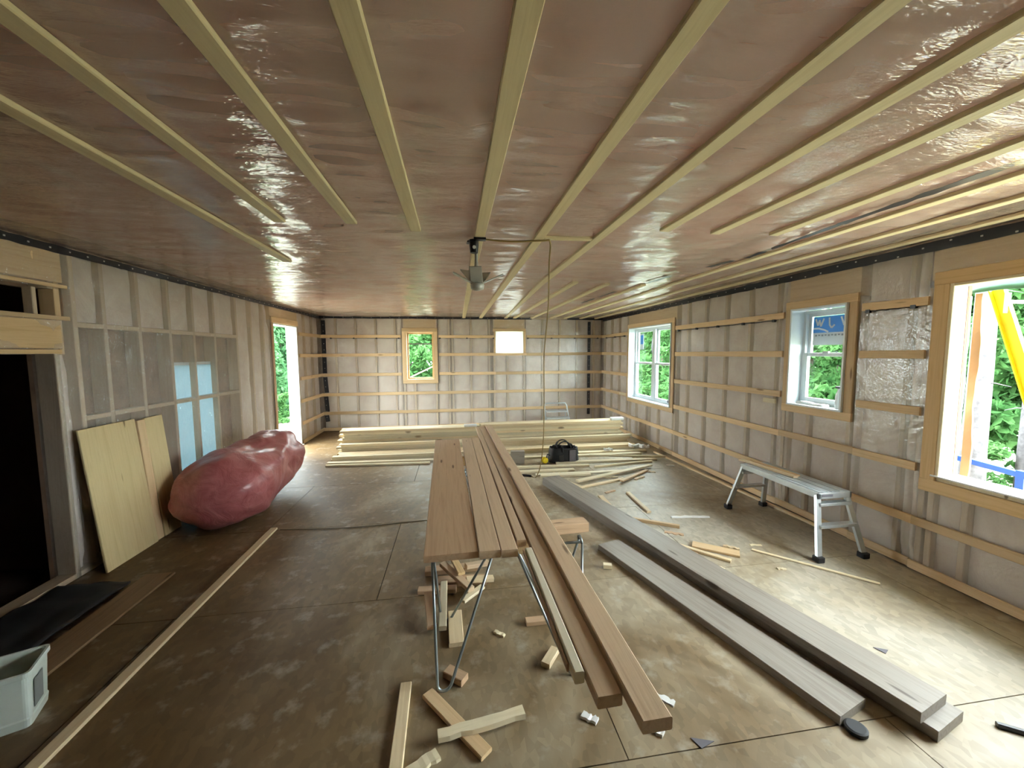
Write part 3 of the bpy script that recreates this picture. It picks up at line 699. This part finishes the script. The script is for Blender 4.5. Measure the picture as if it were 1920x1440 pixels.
# mint tarp hung over the top of the opening
me = puffgrid(0, 1, 0, 1, 16, 6, lambda x, y: 0)
for v in me.vertices:
    u, q = v.co.x, v.co.y; v.co = (3.9+.25*q, 2.55-2.0*u, 2.32-.25*(1-q)+.02*math.sin(u*14)*(1-q))
o = link('tarp', me, MTARP); md = o.modifiers.new('s', 'SOLIDIFY'); md.thickness = .004; tag(o, 'mint green tarp sagging outside along the top of the big opening', 'tarp')
# deck outside the door and the pale pole seen through the back window
dk = MB()
dk.box((XL-1.2, 6.2, -.12), (XL-.18, 7.8, -.08)); tag(dk.build('deck', MWP), kind='structure')
hr_ = MB().beam((-1.2, 9.3, 1.02), (-.35, 9.3, 1.42), .03, .03).build('handrail', MWHITE)
for hx, hz in ((-1.18, 1.02), (-.37, 1.40)): MB().box((hx-.02, 9.31, -.85), (hx+.02, 9.35, hz)).build('post', MWHITE, hr_)
tag(hr_, 'pale sloping rail outside the wooden back window', 'rail')

# ------------------------------------------------------------------ trestle table
def vleg(par, top_a, top_b, foot, nm='leg'):
    ta, tb_, f = Vector(top_a), Vector(top_b), Vector(foot); da = (ta-f).normalized(); db = (tb_-f).normalized(); side = (tb_-ta).normalized()
    R_ = .036; up_ = ((ta+tb_)*.5-f).normalized(); ce = f+up_*(R_+.008)
    pts = [ta, ta*.5+(ce-side*R_)*.5]+[ce+(-side*math.cos(t)-up_*math.sin(t))*R_ for t in np.linspace(.0, math.pi, 9)]+[tb_*.5+(ce+side*R_)*.5, tb_]
    MB().tube(pts, .0075, 10).build(nm, MTUBE, par, True)
def sawhorse(yc, label, x0=-.16, zt=.628, W=.85):
    s = empty('sawhorse', (x0+.45, yc, 0), label, 'sawhorse')
    plank('beam', (x0, yc, zt-.09), (x0+min(.60, W-.05), yc, zt-.09), .038, .09, MWS, s)
    for dy in (-1, 1):
        yt = yc+dy*.03; yf = yc+dy*.26
        vleg(s, (x0+.02, yt, zt-.05), (x0+.35, yt, zt-.05), (x0+.075, yf, 0)); vleg(s, (x0+W-.38, yt, zt-.05), (x0+W, yt, zt-.05), (x0+W-.105, yf, 0))
    for xx in (x0+W,):
        MB().tube([(xx, yc-.03, zt-.05), (xx-.004, yc-.022, zt-.03), (xx-.005, yc, zt-.018), (xx-.004, yc+.022, zt-.03), (xx, yc+.03, zt-.05)], .0075, 10).build('arch', MTUBE, s, True)
    MB().tube([(x0+.34, yc, zt-.05), (x0+W, yc, zt-.055)], .0075, 8).build('cross_rod', MTUBE, s)
    return s
sawhorse(2.05, 'bent tube sawhorse with wooden beam under the near end of the planks')
sawhorse(3.80, 'bent tube sawhorse under the far half of the planks', -.22, W=.62)
ZT = .63
tag(plank('plank', (-.105, 4.43, ZT), (-.035, 1.86, ZT), .27, .034, MWR), 'widest reddish plank, leftmost of the planks on the sawhorses', 'plank')
tag(plank('plank', (.115, 4.44, ZT), (.155, 1.85, ZT), .108, .040, MWT), 'middle plank between the wide reddish one and a narrow one', 'plank')
tag(plank('plank', (.214, 4.45, ZT), (.254, 1.845, ZT), .084, .040, MWT), 'narrow plank on the right edge of the flat tabletop planks', 'plank')
tag(plank('long_board', (.28, 5.1, ZT+.004), (.329, 1.93, ZT+.004), .050, .038, MWT), 'leftmost long board beside the tabletop, ending above the yellow beam', 'board')
tag(plank('long_board', (.342, 5.12, ZT+.006), (.422, .98, ZT+.006), .076, .038, MWT), 'long board between the longest one and the short pale strip', 'board')
tag(plank('long_board', (.426, 5.12, ZT+.02), (.512, .88, ZT+.02), .086, .038, MWT), 'longest board on the sawhorses, its end nearest the camera', 'board')
tag(plank('wood_strip', (.349, 1.84, ZT+.006), (.361, 1.07, ZT+.006), .032, .040, MWP2), 'short pale strip on the left side of the near board ends', 'wood strip')
tag(plank('wood_strip', (.327, 1.86, ZT+.004), (.339, 1.12, ZT+.004), .008, .030, MWR), 'thin brown strip pressed against the short pale strip', 'wood strip')

# ------------------------------------------------------------------ grey weathered planks on the floor
tag(plank('weathered_plank', (1.17, 4.66, .0), (2.10, 1.26, .0), .235, .05, MWG), 'lower grey plank of the stacked pair, end sticking out to the right', 'plank')
tag(plank('weathered_plank', (1.165, 4.63, .051), (2.065, 1.30, .051), .232, .05, MWG), 'upper grey plank lying on the long stacked pair', 'plank')
tag(plank('weathered_plank', (1.265, 3.02, .0), (1.755, 1.385, .0), .215, .045, MWG), 'shorter grey plank lying alone left of the stacked pair', 'plank')

# ------------------------------------------------------------------ lumber piles
def pile(side, x0, x1, steps, seed):
    rn = random.Random(seed)
    for si, (ys, nl, zt_, sname) in enumerate(steps):
        for ci, y in enumerate(ys):
            n = nl
            for k in range(n):
                z = k*.0385
                jl, jr = rn.uniform(-.07, .05), rn.uniform(-.06, .06)
                if side == 'right' and si: jr += .12*rn.random()
                vis = 'top layer' if k == n-1 else ('bottom layer' if k == 0 else '%s layer up' % ['', 'second', 'third', 'fourth', 'fifth', 'sixth', 'seventh', 'eighth', 'ninth', 'tenth', 'eleventh'][k])
                row = 'front row' if ci == 0 else ('back row' if ci == len(ys)-1 else 'middle row')
                if len(ys) == 1: row = 'single row'
                o = plank('lumber_board', (x0+jl, y+rn.uniform(-.004, .004), z), (x1+jr, y+rn.uniform(-.004, .004), z), .086, .038, MWP if rn.random() < .6 else MW)
                tag(o, 'pale board of the %s lumber pile, %s, %s, %s' % (side, sname, row, vis), 'board', 'boards of the %s lumber pile' % side)
pile('left', -1.87, .36, [((6.64, 6.73, 6.82), 10, 0, 'highest step'), ((6.50,), 5, 0, 'middle step'), ((6.18, 6.28, 6.38), 2, 0, 'low step')], 3)
pile('right', .46, 2.95, [((6.60, 6.69, 6.78), 11, 0, 'highest step'), ((6.46,), 5, 0, 'middle step'), ((6.20, 6.30), 2, 0, 'low step')], 4)
loose = [((-1.92, 6.02, 0), (-.35, 5.96, 0), .086, 'loose board on the floor in front of the left lumber pile'),
         ((-1.90, 5.885, 0), (-.40, 5.80, 0), .04, 'thin strip, nearest the camera in front of the left pile'),
         ((1.55, 6.02, 0), (3.12, 5.95, 0), .086, 'loose board behind the black tool bag'),
         ((.95, 5.86, 0), (2.95, 5.80, 0), .086, 'long loose board running behind the bag to the right wall side'),
         ((1.45, 5.50, 0), (3.02, 5.44, 0), .086, 'loose board just right of and in front of the black bag'),
         ((.70, 5.36, 0), (1.90, 5.30, 0), .07, 'strip in front of the black bag, left part'),
         ((.66, 5.14, 0), (1.62, 5.12, 0), .086, 'board in front of the bag near the hanging cord end'),
         ((1.95, 5.20, 0), (2.9, 5.34, 0), .03, 'thin pale strip fanning out right of the boards'),
         ((2.05, 5.70, .032), (3.18, 5.44, .032), .03, 'thin strip sloping across the loose boards near the right wall'),
         ((1.1, 4.93, 0), (1.78, 4.90, 0), .086, 'short board behind the far end of the grey planks')]
for p0, p1, w, lb in loose:
    tag(plank('lumber_board', p0, p1, w, .03, MWP), lb, 'board')
tag(MB().box((2.77, 6.55, .425), (3.00, 6.65, .475)).build('end_wrap', MWHITE, bevel=.01), 'white plastic wrap around the right end of the top boards', 'wrap')
tag(MB().box((.13, 6.59, .386), (.35, 6.69, .425)).build('end_wrap', MWHITE, bevel=.01), 'white plastic wrap near the right end of the left pile', 'wrap')
bg_ = splinter('plastic_wrap', (2.85, 6.02, .08), (3.15, 5.9, .08), .12, .05, MWHITE, 8, .6); tag(bg_, 'torn white plastic wrap at the right end of the loose boards', 'plastic')
tag(splinter('plastic_wrap', (2.40, 5.98, .04), (2.54, 5.97, .04), .06, .05, MWHITE, 9, .6), 'small bright white plastic scrap standing on the loose boards', 'plastic')
tag(plank('wood_strip', (3.22, 5.85, 0), (3.345, 3.05, 0), .04, .022, MW), 'long strip on the floor along the foot of the right wall', 'wood strip')
tag(plank('wood_block', (.80, 5.62, 0), (1.0, 5.60, 0), .09, .19, MWG), 'grey end block left of the black tool bag', 'wood block')

# black tool bag
tbag = empty('tool_bag', (1.60, 5.60, .0), 'open black tool bag with upright handles among the loose boards', 'bag')
V = []; F = []; nu, nv = 28, 12
for j in range(nv+1):
    t = j/nv
    for i in range(nu):
        a_ = 2*math.pi*i/nu; ca, sa = math.cos(a_), math.sin(a_)
        rx = .235*(1-.12*t)*(1+.05*noise.noise((ca*2, sa*2, t*3))); ry = .12*(1-.1*t)
        x = math.copysign(abs(ca)**.55, ca)*rx; y = math.copysign(abs(sa)**.55, sa)*ry
        V.append((1.60+x, 5.60+y, .012+.215*t*(1+.22*noise.noise((ca*3, sa*3, 7)))))
for j in range(nv):
    for i in range(nu): a_ = j*nu+i; b_ = j*nu+(i+1) % nu; F.append((a_, b_, b_+nu, a_+nu))
F.append(tuple(reversed(range(nu))))
me = pydata(V, F, True); o = link('body', me, MBLK, tbag); sd = o.modifiers.new('s', 'SOLIDIFY'); sd.thickness = .006
for sy in (-.06, .06): MB().tube([(1.60+.10*math.cos(t), 5.60+sy, .22+.10*math.sin(t)) for t in np.linspace(0, math.pi, 12)], .010, 8).build('handle', MBLK, tbag, True)
MB().tube([(1.50, 5.56, .18), (1.47, 5.55, .27), (1.50, 5.55, .32)], .016, 8).build('tool', MBLACK, tbag); MB().tube([(1.74, 5.55, .18), (1.76, 5.55, .25), (1.80, 5.55, .22), (1.82, 5.56, .12)], .009, 8).build('strap', MBLACK, tbag)
MB().tube([(1.56, 5.50, .17), (1.55, 5.49, .25), (1.565, 5.49, .275)], [.02, .018, .008], 8).build('tool', MBLACK, tbag); MB().tube([(1.38, 5.54, .12), (1.33, 5.50, .15), (1.31, 5.48, .10)], .008, 8).build('strap', MBLACK, tbag)
MB().box((1.66, 5.468, .03), (1.76, 5.482, .20)).build('pocket', MGREYF, tbag, bevel=.005)
MB().box((1.50, 5.468, .03), (1.58, 5.482, .13)).build('pocket', MBLK, tbag, bevel=.005)
yl = MB().tube([(1.30, 5.58, .08), (1.30, 5.56, .08), (1.30, 5.52, .08), (1.30, 5.50, .08)], [.035, .05, .05, .035], 18).build('tape_measure', MYEL, bevel=.004)
tag(yl, 'yellow tape measure beside the black tool bag', 'tape measure'); yl.location.z = -.03

# small aluminium step stool behind the piles
st = empty('step_stool', (2.2, 8.15, 0), 'small aluminium step stool standing behind the right lumber pile', 'step stool')
MB().tube([(1.93, 8.05, 0), (1.90, 8.15, .50), (1.93, 8.16, .55), (2.37, 8.16, .55), (2.40, 8.15, .50), (2.46, 8.05, 0)], .014, 10).build('hoop_frame', MALU, st, True)
MB().tube([(1.96, 8.42, 0), (1.95, 8.22, .36), (2.40, 8.22, .36), (2.43, 8.42, 0)], .013, 10).build('rear_frame', MALU, st, True)
MB().box((1.93, 8.02, .22), (2.44, 8.18, .25)).build('step', MALU, st); MB().box((1.94, 8.08, .36), (2.41, 8.30, .385)).build('step', MALU, st)
for x in (1.93, 2.46): MB().box((x-.02, 8.03, 0), (x+.02, 8.08, .03)).build('foot', MRUB, st)

# work platform
wp = empty('work_platform', (3.0, 3.08, 0), 'aluminium folding work platform with black feet near the right wall', 'platform')
x0, x1, y0, y1, h = 2.90, 3.21, 2.66, 3.54, .50
mb = MB().box((x0, y0, h-.05), (x1, y0+.02, h)).box((x0, y1-.02, h-.05), (x1, y1, h)).box((x0, y0, h-.05), (x0+.02, y1, h)).box((x1-.02, y0, h-.05), (x1, y1, h))
mb.build('deck_frame', MALU, wp, bevel=.004)
mb = MB()
for i in range(7): mb.box((x0+.024+i*.0385, y0+.02, h-.012), (x0+.024+i*.0385+.032, y1-.02, h+.002+(i % 2)*.002))
mb.build('deck_tread', MALUW, wp)
def pleg(p0, p1):
    MB().beam(p0, p1, .045, .022, (0, 1, 0)).build('leg', MALU, wp)
    MB().box((p1[0]-.03, p1[1]-.03, 0), (p1[0]+.03, p1[1]+.03, .045)).build('foot', MRUB, wp, bevel=.006)
for sx_, xf in ((x0+.02, 2.80), (x1-.02, 3.21)):
    pleg((sx_, y0+.03, h-.03), (xf, 2.54, .03)); pleg((sx_, y1-.03, h-.03), (xf+.03, 3.60, .03))
for k, yv in ((.50, 1), (.50, -1), (.86, 1), (.86, -1)):
    ya = (y0+.03)+(2.54-y0-.03)*(1-k) if yv == 1 else (y1-.03)+(3.60-y1+.03)*(1-k); zz = .03+(h-.06)*k
    xa = x0+.02+(2.80-x0-.02)*(1-k); xb = x1-.02+(3.21-x1+.02)*(1-k)
    MB().box((xa, ya-.03, zz-.012), (xb, ya+.03, zz+.012)).build('rung', MALU, wp, bevel=.003)
MB().box((2.93, y0-.002, .468), (3.03, y0-.0005, .486)).build('maker_label', MGREYF, wp)
tag(plank('wood_strip', (2.97, 3.62, .5045), (3.04, 3.02, .5045), .055, .018, MW), 'wider of two wood strips lying on the far end of the work platform', 'wood strip')
tag(plank('wood_strip', (3.05, 3.62, .5045), (3.10, 3.05, .5045), .035, .016, MWO), 'narrower wood strip on the work platform, nearer the wall', 'wood strip')

# ------------------------------------------------------------------ scraps on the floor
S = [('wood_strip', (2.42, 2.78, 0), (2.95, 2.21, 0), .026, .012, MWP, 'thin pale strip on the bright floor before the work platform'),
     ('wood_strip', (-1.72, 3.82, 0), (-1.69, 1.25, 0), .062, .02, MW, 'long strip running along the left floor toward the camera'),
     ('wood_offcut', (1.98, 2.93, .0), (2.26, 2.72, .0), .10, .02, MWO, 'brown plank offcut among the scraps right of the grey planks'),
     ('wood_offcut', (1.86, 2.93, .0), (2.12, 2.64, .0), .04, .02, MW, 'thin offcut beside the brown plank offcut'),
     ('wood_offcut', (1.62, 4.12, 0), (1.60, 3.62, 0), .06, .02, MW, 'offcut pointing away from the camera just beyond the grey planks'),
     ('wood_offcut', (1.98, 4.18, 0), (1.95, 3.62, 0), .045, .02, MW, 'second offcut right of the one beyond the grey planks'),
     ('wood_offcut', (1.67, 3.50, 0), (2.06, 3.25, 0), .035, .03, MWO, 'dark edged offcut touching the right side of the grey planks'),
     ('wood_offcut', (1.40, 4.40, 0), (2.15, 4.66, 0), .05, .02, MW, 'long offcut slanting behind the grey planks'),
     ('wood_offcut', (2.05, 4.52, .02), (2.62, 4.95, .0), .05, .02, MWO, 'brown offcut slanting toward the right wall'),
     ('wood_offcut', (1.50, 4.60, .022), (2.75, 5.10, .022), .07, .02, MWP, 'long pale board slanting over the scraps'),
     ('wood_offcut', (1.30, 4.80, 0), (1.50, 4.44, 0), .05, .02, MWP, 'short offcut behind the far end of the grey planks'),
     ('wood_block', (.86, 3.36, 0), (1.19, 3.38, 0), .14, .085, MWR, 'reddish wood block on the floor between boards and grey planks'),
     ('wood_offcut', (.40, 2.20, 0), (.57, 2.20, 0), .05, .03, MWR, 'brown offcut in the shadow under the near sawhorse'),
     ('wood_offcut', (.44, 1.86, 0), (.52, 1.96, 0), .05, .03, MW, 'small tilted offcut in the shadow under the long boards'),
     ('wood_block', (1.10, 2.72, 0), (1.16, 2.70, 0), .04, .035, MWP, 'small pale block left of the short grey plank'),
     ('wood_offcut', (-.27, 1.86, .0), (-.26, 1.40, .0), .055, .02, MW, 'offcut lying end-on to the camera at the bottom centre'),
     ('wood_offcut', (-.16, 1.79, .0), (.10, 1.46, .0), .06, .02, MWO, 'offcut slanting under the cracked piece at the bottom centre'),
     ('wood_offcut', (-.07, 1.90, .0), (.02, 1.83, .0), .06, .035, MWR, 'small reddish offcut inside the near bent leg'),
     ('wood_offcut', (-.03, 2.36, .0), (-.02, 2.08, .0), .085, .025, MW, 'square ended offcut under the table behind the near leg'),
     ('wood_offcut', (-.28, 2.62, .0), (-.02, 2.60, .0), .06, .03, MWR, 'brown offcut left side of the heap under the table')]
for nm, p0, p1, w, t, m, lb in S: tag(plank(nm, p0, p1, w, t, m), lb, 'offcut' if nm == 'wood_offcut' else ('wood strip' if nm == 'wood_strip' else 'wood block'))
Z = [((-.10, 1.545, .022), (.28, 1.60, .022), .055, .035, MWP, 'cracked pale offcut lying across the slanting one'),
     ((-.24, 1.42, .0), (-.10, 1.50, .0), .06, .02, MWP, 'ragged pale splinter at the bottom edge of the picture'),
     ((2.11, 3.48, 0), (2.49, 3.42, 0), .05, .02, MWHITE, 'bright white splintered strip on the right floor'),
     ((1.67, 3.06, 0), (1.95, 2.80, 0), .07, .012, MWR, 'pinkish thin sliver along the grey planks'),
     ((1.93, 2.62, .0), (2.00, 2.55, .0), .04, .02, MWP, 'small pale chip touching the upper grey plank'),
     ((2.22, 2.86, .0), (2.32, 2.80, .0), .04, .03, MW, 'curled chip at the right end of the brown offcut'),
     ((.80, 1.50, .0), (.86, 1.43, .0), .05, .02, MWHITE, 'white chip on the floor under the nearest board end'),
     ((.93, 1.62, .0), (.99, 1.56, .0), .05, .01, MWHITE, 'white paper chip right of the nearest board end'),
     ((.55, 1.58, .0), (.60, 1.53, .0), .05, .02, MWHITE, 'white chip under the second near board end'),
     ((2.62, 4.92, .0), (2.70, 4.86, .0), .05, .015, MW, 'lone small chip on the floor toward the right wall'),
     ((.42, 3.3, 0), (.45, 3.2, 0), .05, .03, MWP, 'pale chip on the floor seen between tabletop and long boards'),
     ((2.47, 2.86, 0), (2.56, 2.84, 0), .03, .01, MWP, 'tiny chip behind the thin strip near the platform'),
     ((1.88, 3.20, 0), (2.02, 3.12, 0), .05, .012, MWR, 'reddish chip between the white strip and the grey planks')]
for i, (p0, p1, w, t, m, lb) in enumerate(Z): tag(splinter('wood_chip', p0, p1, w*(.8 if m is MWHITE else 1), t*.7, m, i+20, .35 if i > 1 else .16), lb, 'wood chip')
Z2 = [((1.30, 5.02, .0), (1.46, 4.99, .0), .05, .02, MWP, 'short pale chip by the plug of the hanging cord'),
      ((1.92, 4.78, .0), (2.10, 4.74, .0), .06, .02, MWP, 'flat pale chip between the slanting boards'),
      ((2.28, 4.62, .0), (2.44, 4.70, .0), .05, .02, MW, 'curved brownish chip right of the slanting boards'),
      ((1.72, 4.22, .0), (1.86, 4.28, .0), .04, .015, MWR, 'reddish chip between the two offcuts beyond the grey planks'),
      ((2.72, 5.62, .0), (2.96, 5.60, .0), .07, .02, MWP, 'pale splinter between loose boards near the right wall'),
      ((3.02, 5.14, .0), (3.12, 5.10, .0), .05, .012, MWHITE, 'white scrap on the floor at the ends of the loose boards'),
      ((2.40, 2.50, .0), (2.46, 2.48, .0), .03, .01, MWP, 'small chip in front of the thin strip on the bright floor'),
      ((.20, 2.16, .0), (.26, 2.12, .0), .03, .012, MWP, 'small chip on the floor under the planks beside the heap')]
for i, (p0, p1, w, t, m, lb) in enumerate(Z2): tag(splinter('wood_chip', p0, p1, w, t, m, i+60, .3), lb, 'wood chip')
tag(plank('lumber_board', (1.05, 5.00, 0), (2.35, 4.98, 0), .06, .018, MWP2), 'thin bright board lying across just behind the grey plank end', 'board')
# heap under the table
H_ = [((-.10, 2.52, .10), (-.10, 2.18, .03), .045, .035, MWP, 'pale yellow offcut standing out of the heap under the table'),
      ((-.20, 2.50, .05), (-.16, 2.20, .03), .06, .03, MWR, 'brown offcut leaning beside the pale yellow one in the heap'),
      ((.02, 2.42, .03), (.16, 2.56, .03), .045, .02, MWP, 'pale crosswise piece at the right of the heap'),
      ((.05, 2.60, .06), (.24, 2.62, .04), .05, .03, MW, 'blunt offcut pointing right from the heap'),
      ((.05, 2.72, .09), (.22, 2.78, .07), .05, .03, MWT, 'offcut on the far side of the heap pointing right'),
      ((-.12, 2.80, .08), (.08, 2.50, .05), .05, .03, MWT, 'offcut crossing the middle of the heap'),
      ((-.05, 2.86, .11), (.02, 2.62, .10), .05, .02, MWS, 'dark yellow offcut on top of the heap'),
      ((-.25, 2.85, .0), (.15, 2.86, .0), .08, .035, MWR, 'brown base piece at the back of the heap'),
      ((-.15, 2.70, .0), (.20, 2.68, .0), .09, .035, MWR, 'brown base piece in the middle of the heap')]
for i, (p0, p1, w, t, m, lb) in enumerate(H_): tag(plank('wood_offcut', p0, p1, w, t, m), lb, 'offcut')

# cap, tube, shard of felt on the near right floor
o = MB().tube([(0, 0, 0), (0, 0, .004), (0, 0, .018), (0, 0, .022)], [.038, .042, .042, .034], 24).build('rubber_disc', MRUB); o.location = (1.70, 1.325, .001)
tag(o, 'round black rubber disc on the floor at the near end of the short grey plank', 'disc')
tag(plank('black_tube', (2.33, 1.25, 0), (2.72, .98, 0), .022, .02, MBLACK), 'black bar lying on the floor at the right edge', 'bar')
o = pydata([(.97, 1.405, .0015), (1.06, 1.375, .0015), (.99, 1.355, .0015), (.97, 1.405, .004), (1.06, 1.375, .004), (.99, 1.355, .004)], [(0, 2, 1), (3, 4, 5), (0, 1, 4, 3), (1, 2, 5, 4), (2, 0, 3, 5)])
tag(link('felt_scrap', o, MGREYF), 'dark triangular scrap on the floor near the board ends', 'scrap')
o = pydata([(2.28, 1.72, .001), (2.34, 1.69, .001), (2.30, 1.67, .001), (2.28, 1.72, .004), (2.34, 1.69, .004), (2.30, 1.67, .004)], [(0, 2, 1), (3, 4, 5), (0, 1, 4, 3), (1, 2, 5, 4), (2, 0, 3, 5)])
tag(link('felt_scrap', o, MGREYF), 'tiny dark scrap on the bright floor right of the grey planks', 'scrap')
# cords
pts = [(.655, 2.64, 2.40), (.70, 2.85, 2.30), (.85, 3.5, 2.05), (.93, 4.0, 1.62), (1.0, 4.3, 1.15), (1.05, 4.55, .62), (1.06, 4.75, .22), (1.03, 4.90, .012), (.98, 4.95, .01)]
def smooth(pts, n=6):
    P = [Vector(p) for p in pts]; out = []
    for i in range(len(P)-1):
        a, b, c, d = P[max(i-1, 0)], P[i], P[i+1], P[min(i+2, len(P)-1)]
        for k in range(n):
            t = k/n; out.append(.5*((2*b)+(c-a)*t+(2*a-5*b+4*c-d)*t*t+(3*b-a-3*c+d)*t**3))
    return out+[P[-1]]
o = MB().tube(smooth([(.19, 2.645, 2.408), (.38, 2.63, 2.395), (.60, 2.62, 2.405), (.655, 2.64, 2.40)]+pts[1:]), .006, 8).build('extension_cord', MCORD, None, True)
tag(o, 'thin yellow-brown cord hanging from the ceiling down to the floor', 'cord')
MB().tube([(.98, 4.95, .012), (.93, 4.97, .014), (.86, 5.0, .014)], .014, 8).build('plug', MBLACK, o)
o = MB().tube(smooth([(-1.66, 3.80, .004), (-1.35, 3.76, .006), (-.9, 3.74, .006), (-.5, 3.78, .004), (-.2, 3.80, .004)]), .0038, 6).build('floor_cord', MCORDD, None, True)
tag(o, 'dark cord lying across the floor from the strip to under the table', 'cord')
# hanging lamp
lm = empty('hanging_lamp', (.16, 2.80, 2.41), 'grey ceiling lamp with angled flat panels hanging near the black socket', 'lamp')
MB().tube([(.16, 2.80, 2.415), (.16, 2.80, 2.30), (.16, 2.80, 2.15)], [.012, .012, .020], 10).build('stem', MLAMP, lm)
MB().tube([(.165, 2.80, 2.15), (.165, 2.80, 2.135), (.165, 2.80, 2.105), (.165, 2.80, 2.095)], [.03, .05, .045, .02], 20).build('hub', MLAMP, lm, True)
for k, (ang, rise, L, w) in enumerate(((178, .50, .19, .07), (120, .80, .20, .09), (58, .8, .17, .075), (8, .45, .20, .065), (262, .7, .17, .085))):
    a_ = math.radians(ang); d = Vector((math.cos(a_), math.sin(a_)*.9, rise)).normalized(); p = Vector((.165, 2.80, 2.13))
    sid = Vector((-math.sin(a_), math.cos(a_), 0)); MB().beam(p+d*.02, p+d*L, w, .008, d.cross(sid)).build('blade', MLAMP, lm, bevel=.003)
so = MB().tube([(.14, 2.70, 2.415), (.14, 2.70, 2.38), (.14, 2.70, 2.33)], [.032, .032, .026], 16).build('lamp_socket', MBLACK); tag(so, 'black lamp socket on the ceiling batten above the grey lamp', 'socket')
MB().tube([(.14, 2.668, 2.36), (.14, 2.664, 2.36)], .012, 10).build('socket_face', MWHITE, so)
o = MB().box((.135, 2.615, 2.398), (.215, 2.66, 2.412)).build('tape_scrap', MBLACK); tag(o, 'black tape wrapped at the joint of the centre ceiling batten', 'tape')
o = MB().beam((.10, 2.70, 2.403), (.18, 2.64, 2.403), .02, .012).beam((.12, 2.66, 2.403), (.10, 2.74, 2.403), .02, .012).build('tape_scrap', MBLACK); tag(o, 'crumpled black tape scrap between the joint and the lamp socket', 'tape')

# ------------------------------------------------------------------ left side: bag, leaning boards, bin
V = []; F = []; nu, nv = 64, 60
for j in range(nv+1):
    s = j/nv
    for i in range(nu):
        a_ = 2*math.pi*i/nu; prof = (min(1, (1-(1-min(1, s/.30))**2.2))**.5)*(min(1, (1-(1-min(1, (1-s)/.25))**2.2))**.5)+.02
        rx = (.46-.20*s)*prof; rz = (.345-.06*s)*prof
        
        y = 3.68+1.66*s; cx = -2.27+.09*s; cz = .30+.12*s+.10*max(0, s-.5)
        fold = .05*noise.noise((math.cos(a_)*1.3+5, math.sin(a_)*1.3, s*4.5))+.022*noise.noise((math.cos(a_)*3, math.sin(a_)*3, s*11+3))
        ridge = .018*abs(math.sin(a_*3+s*5))*prof
        x = cx+math.cos(a_)*(rx+fold*prof+ridge); z = cz+math.sin(a_)*(rz+fold*prof+ridge)
        
        x = max(x, XL+(.17 if y < 4.15 else .025)); V.append((x, y+.05*noise.noise((a_, s*3, 1))*prof, max(.004, z)))
for j in range(nv):
    for i in range(nu): a_ = j*nu+i; b_ = j*nu+(i+1) % nu; F.append((a_, b_, b_+nu, a_+nu))
F += [tuple(reversed(range(nu))), tuple(nv*nu+i for i in range(nu))]
bag = link('insulation_bag', pydata(V, F, True), MPINK); tag(bag, 'big stuffed pink plastic bag slumped against the left wall', 'bag')
def lean(y0, y1, xf, xt, h, t, lb, mat=MPANEL, skew=0):
    p0 = Vector((xf, (y0+y1)/2, 0)); p1 = Vector((xt, (y0+y1)/2+skew, h))
    return tag(plank('leaning_board', p0, p1, y1-y0, t, mat, None, upv=(1, 0, .1)), lb, 'board')
lean(3.23, 3.74, -2.655, -2.762, 1.10, .018, 'wide pale board with a knot leaning on the left wall')
lean(3.75, 3.83, -2.68, -2.762, 1.08, .03, 'narrow darker board leaning between two paler ones', MWO)
lean(3.84, 4.05, -2.665, -2.762, 1.09, .02, 'narrower pale board leaning nearest the pink bag')
tag(plank('floor_board', (-2.20, 1.6, 0), (-2.22, 3.14, 0), .20, .016, MWD), 'dark brown board flat on the floor before the dark doorway', 'board')
me = puffgrid(-2.78, -2.33, 1.9, 3.02, 20, 36, lambda x, y: .02+.05*(.5+.5*noise.noise((x*7, y*6, 4))))
o = link('tarp', me, MBLK); md = o.modifiers.new('s', 'SOLIDIFY'); md.thickness = .012; tag(o, 'crumpled black sheet on the floor at the dark doorway', 'sheet')
# white bin
bn = empty('bin', (-2.03, 1.93, 0), 'open milky white plastic bin at the lower left edge', 'bin')
def ringpts(hx, hy, r, z, ang=.42, n=5):
    out = []
    for (sx_, sy_, a0) in ((1, 1, 0), (-1, 1, 90), (-1, -1, 180), (1, -1, 270)):
        for k in range(n):
            a_ = math.radians(a0+90*k/(n-1)); x = sx_*(hx-r)+r*math.cos(a_); y = sy_*(hy-r)+r*math.sin(a_)
            out.append((-2.035+x*math.cos(ang)-y*math.sin(ang), 1.93+x*math.sin(ang)+y*math.cos(ang), z))
    return out
rings = [(.105, .085, .0), (.108, .088, .004), (.112, .092, .04), (.109, .089, .048), (.118, .098, .235), (.126, .106, .24), (.126, .106, .262), (.117, .097, .262), (.115, .095, .23), (.104, .084, .01)]
V = []; F = []
for hx, hy, z in rings: V += ringpts(hx, hy, .02, z)
m_ = 20
for j in range(len(rings)-1):
    for i in range(m_): a_ = j*m_+i; b_ = j*m_+(i+1) % m_; F.append((a_, b_, b_+m_, a_+m_))
F += [tuple(reversed(range(m_))), tuple((len(rings)-1)*m_+i for i in range(m_))]
link('tub', pydata(V, F), MBIN, bn)
def bp(x, y, z, ang=.42): return (-2.035+x*math.cos(ang)-y*math.sin(ang), 1.93+x*math.sin(ang)+y*math.cos(ang), z)
MB().quad(bp(.113, -.06, .07), bp(.113, .02, .07), bp(.119, .02, .20), bp(.119, -.06, .20)).quad(bp(.115, -.06, .07), bp(.115, .02, .07), bp(.121, .02, .20), bp(.121, -.06, .20)).build('label_panel', MBINL, bn)
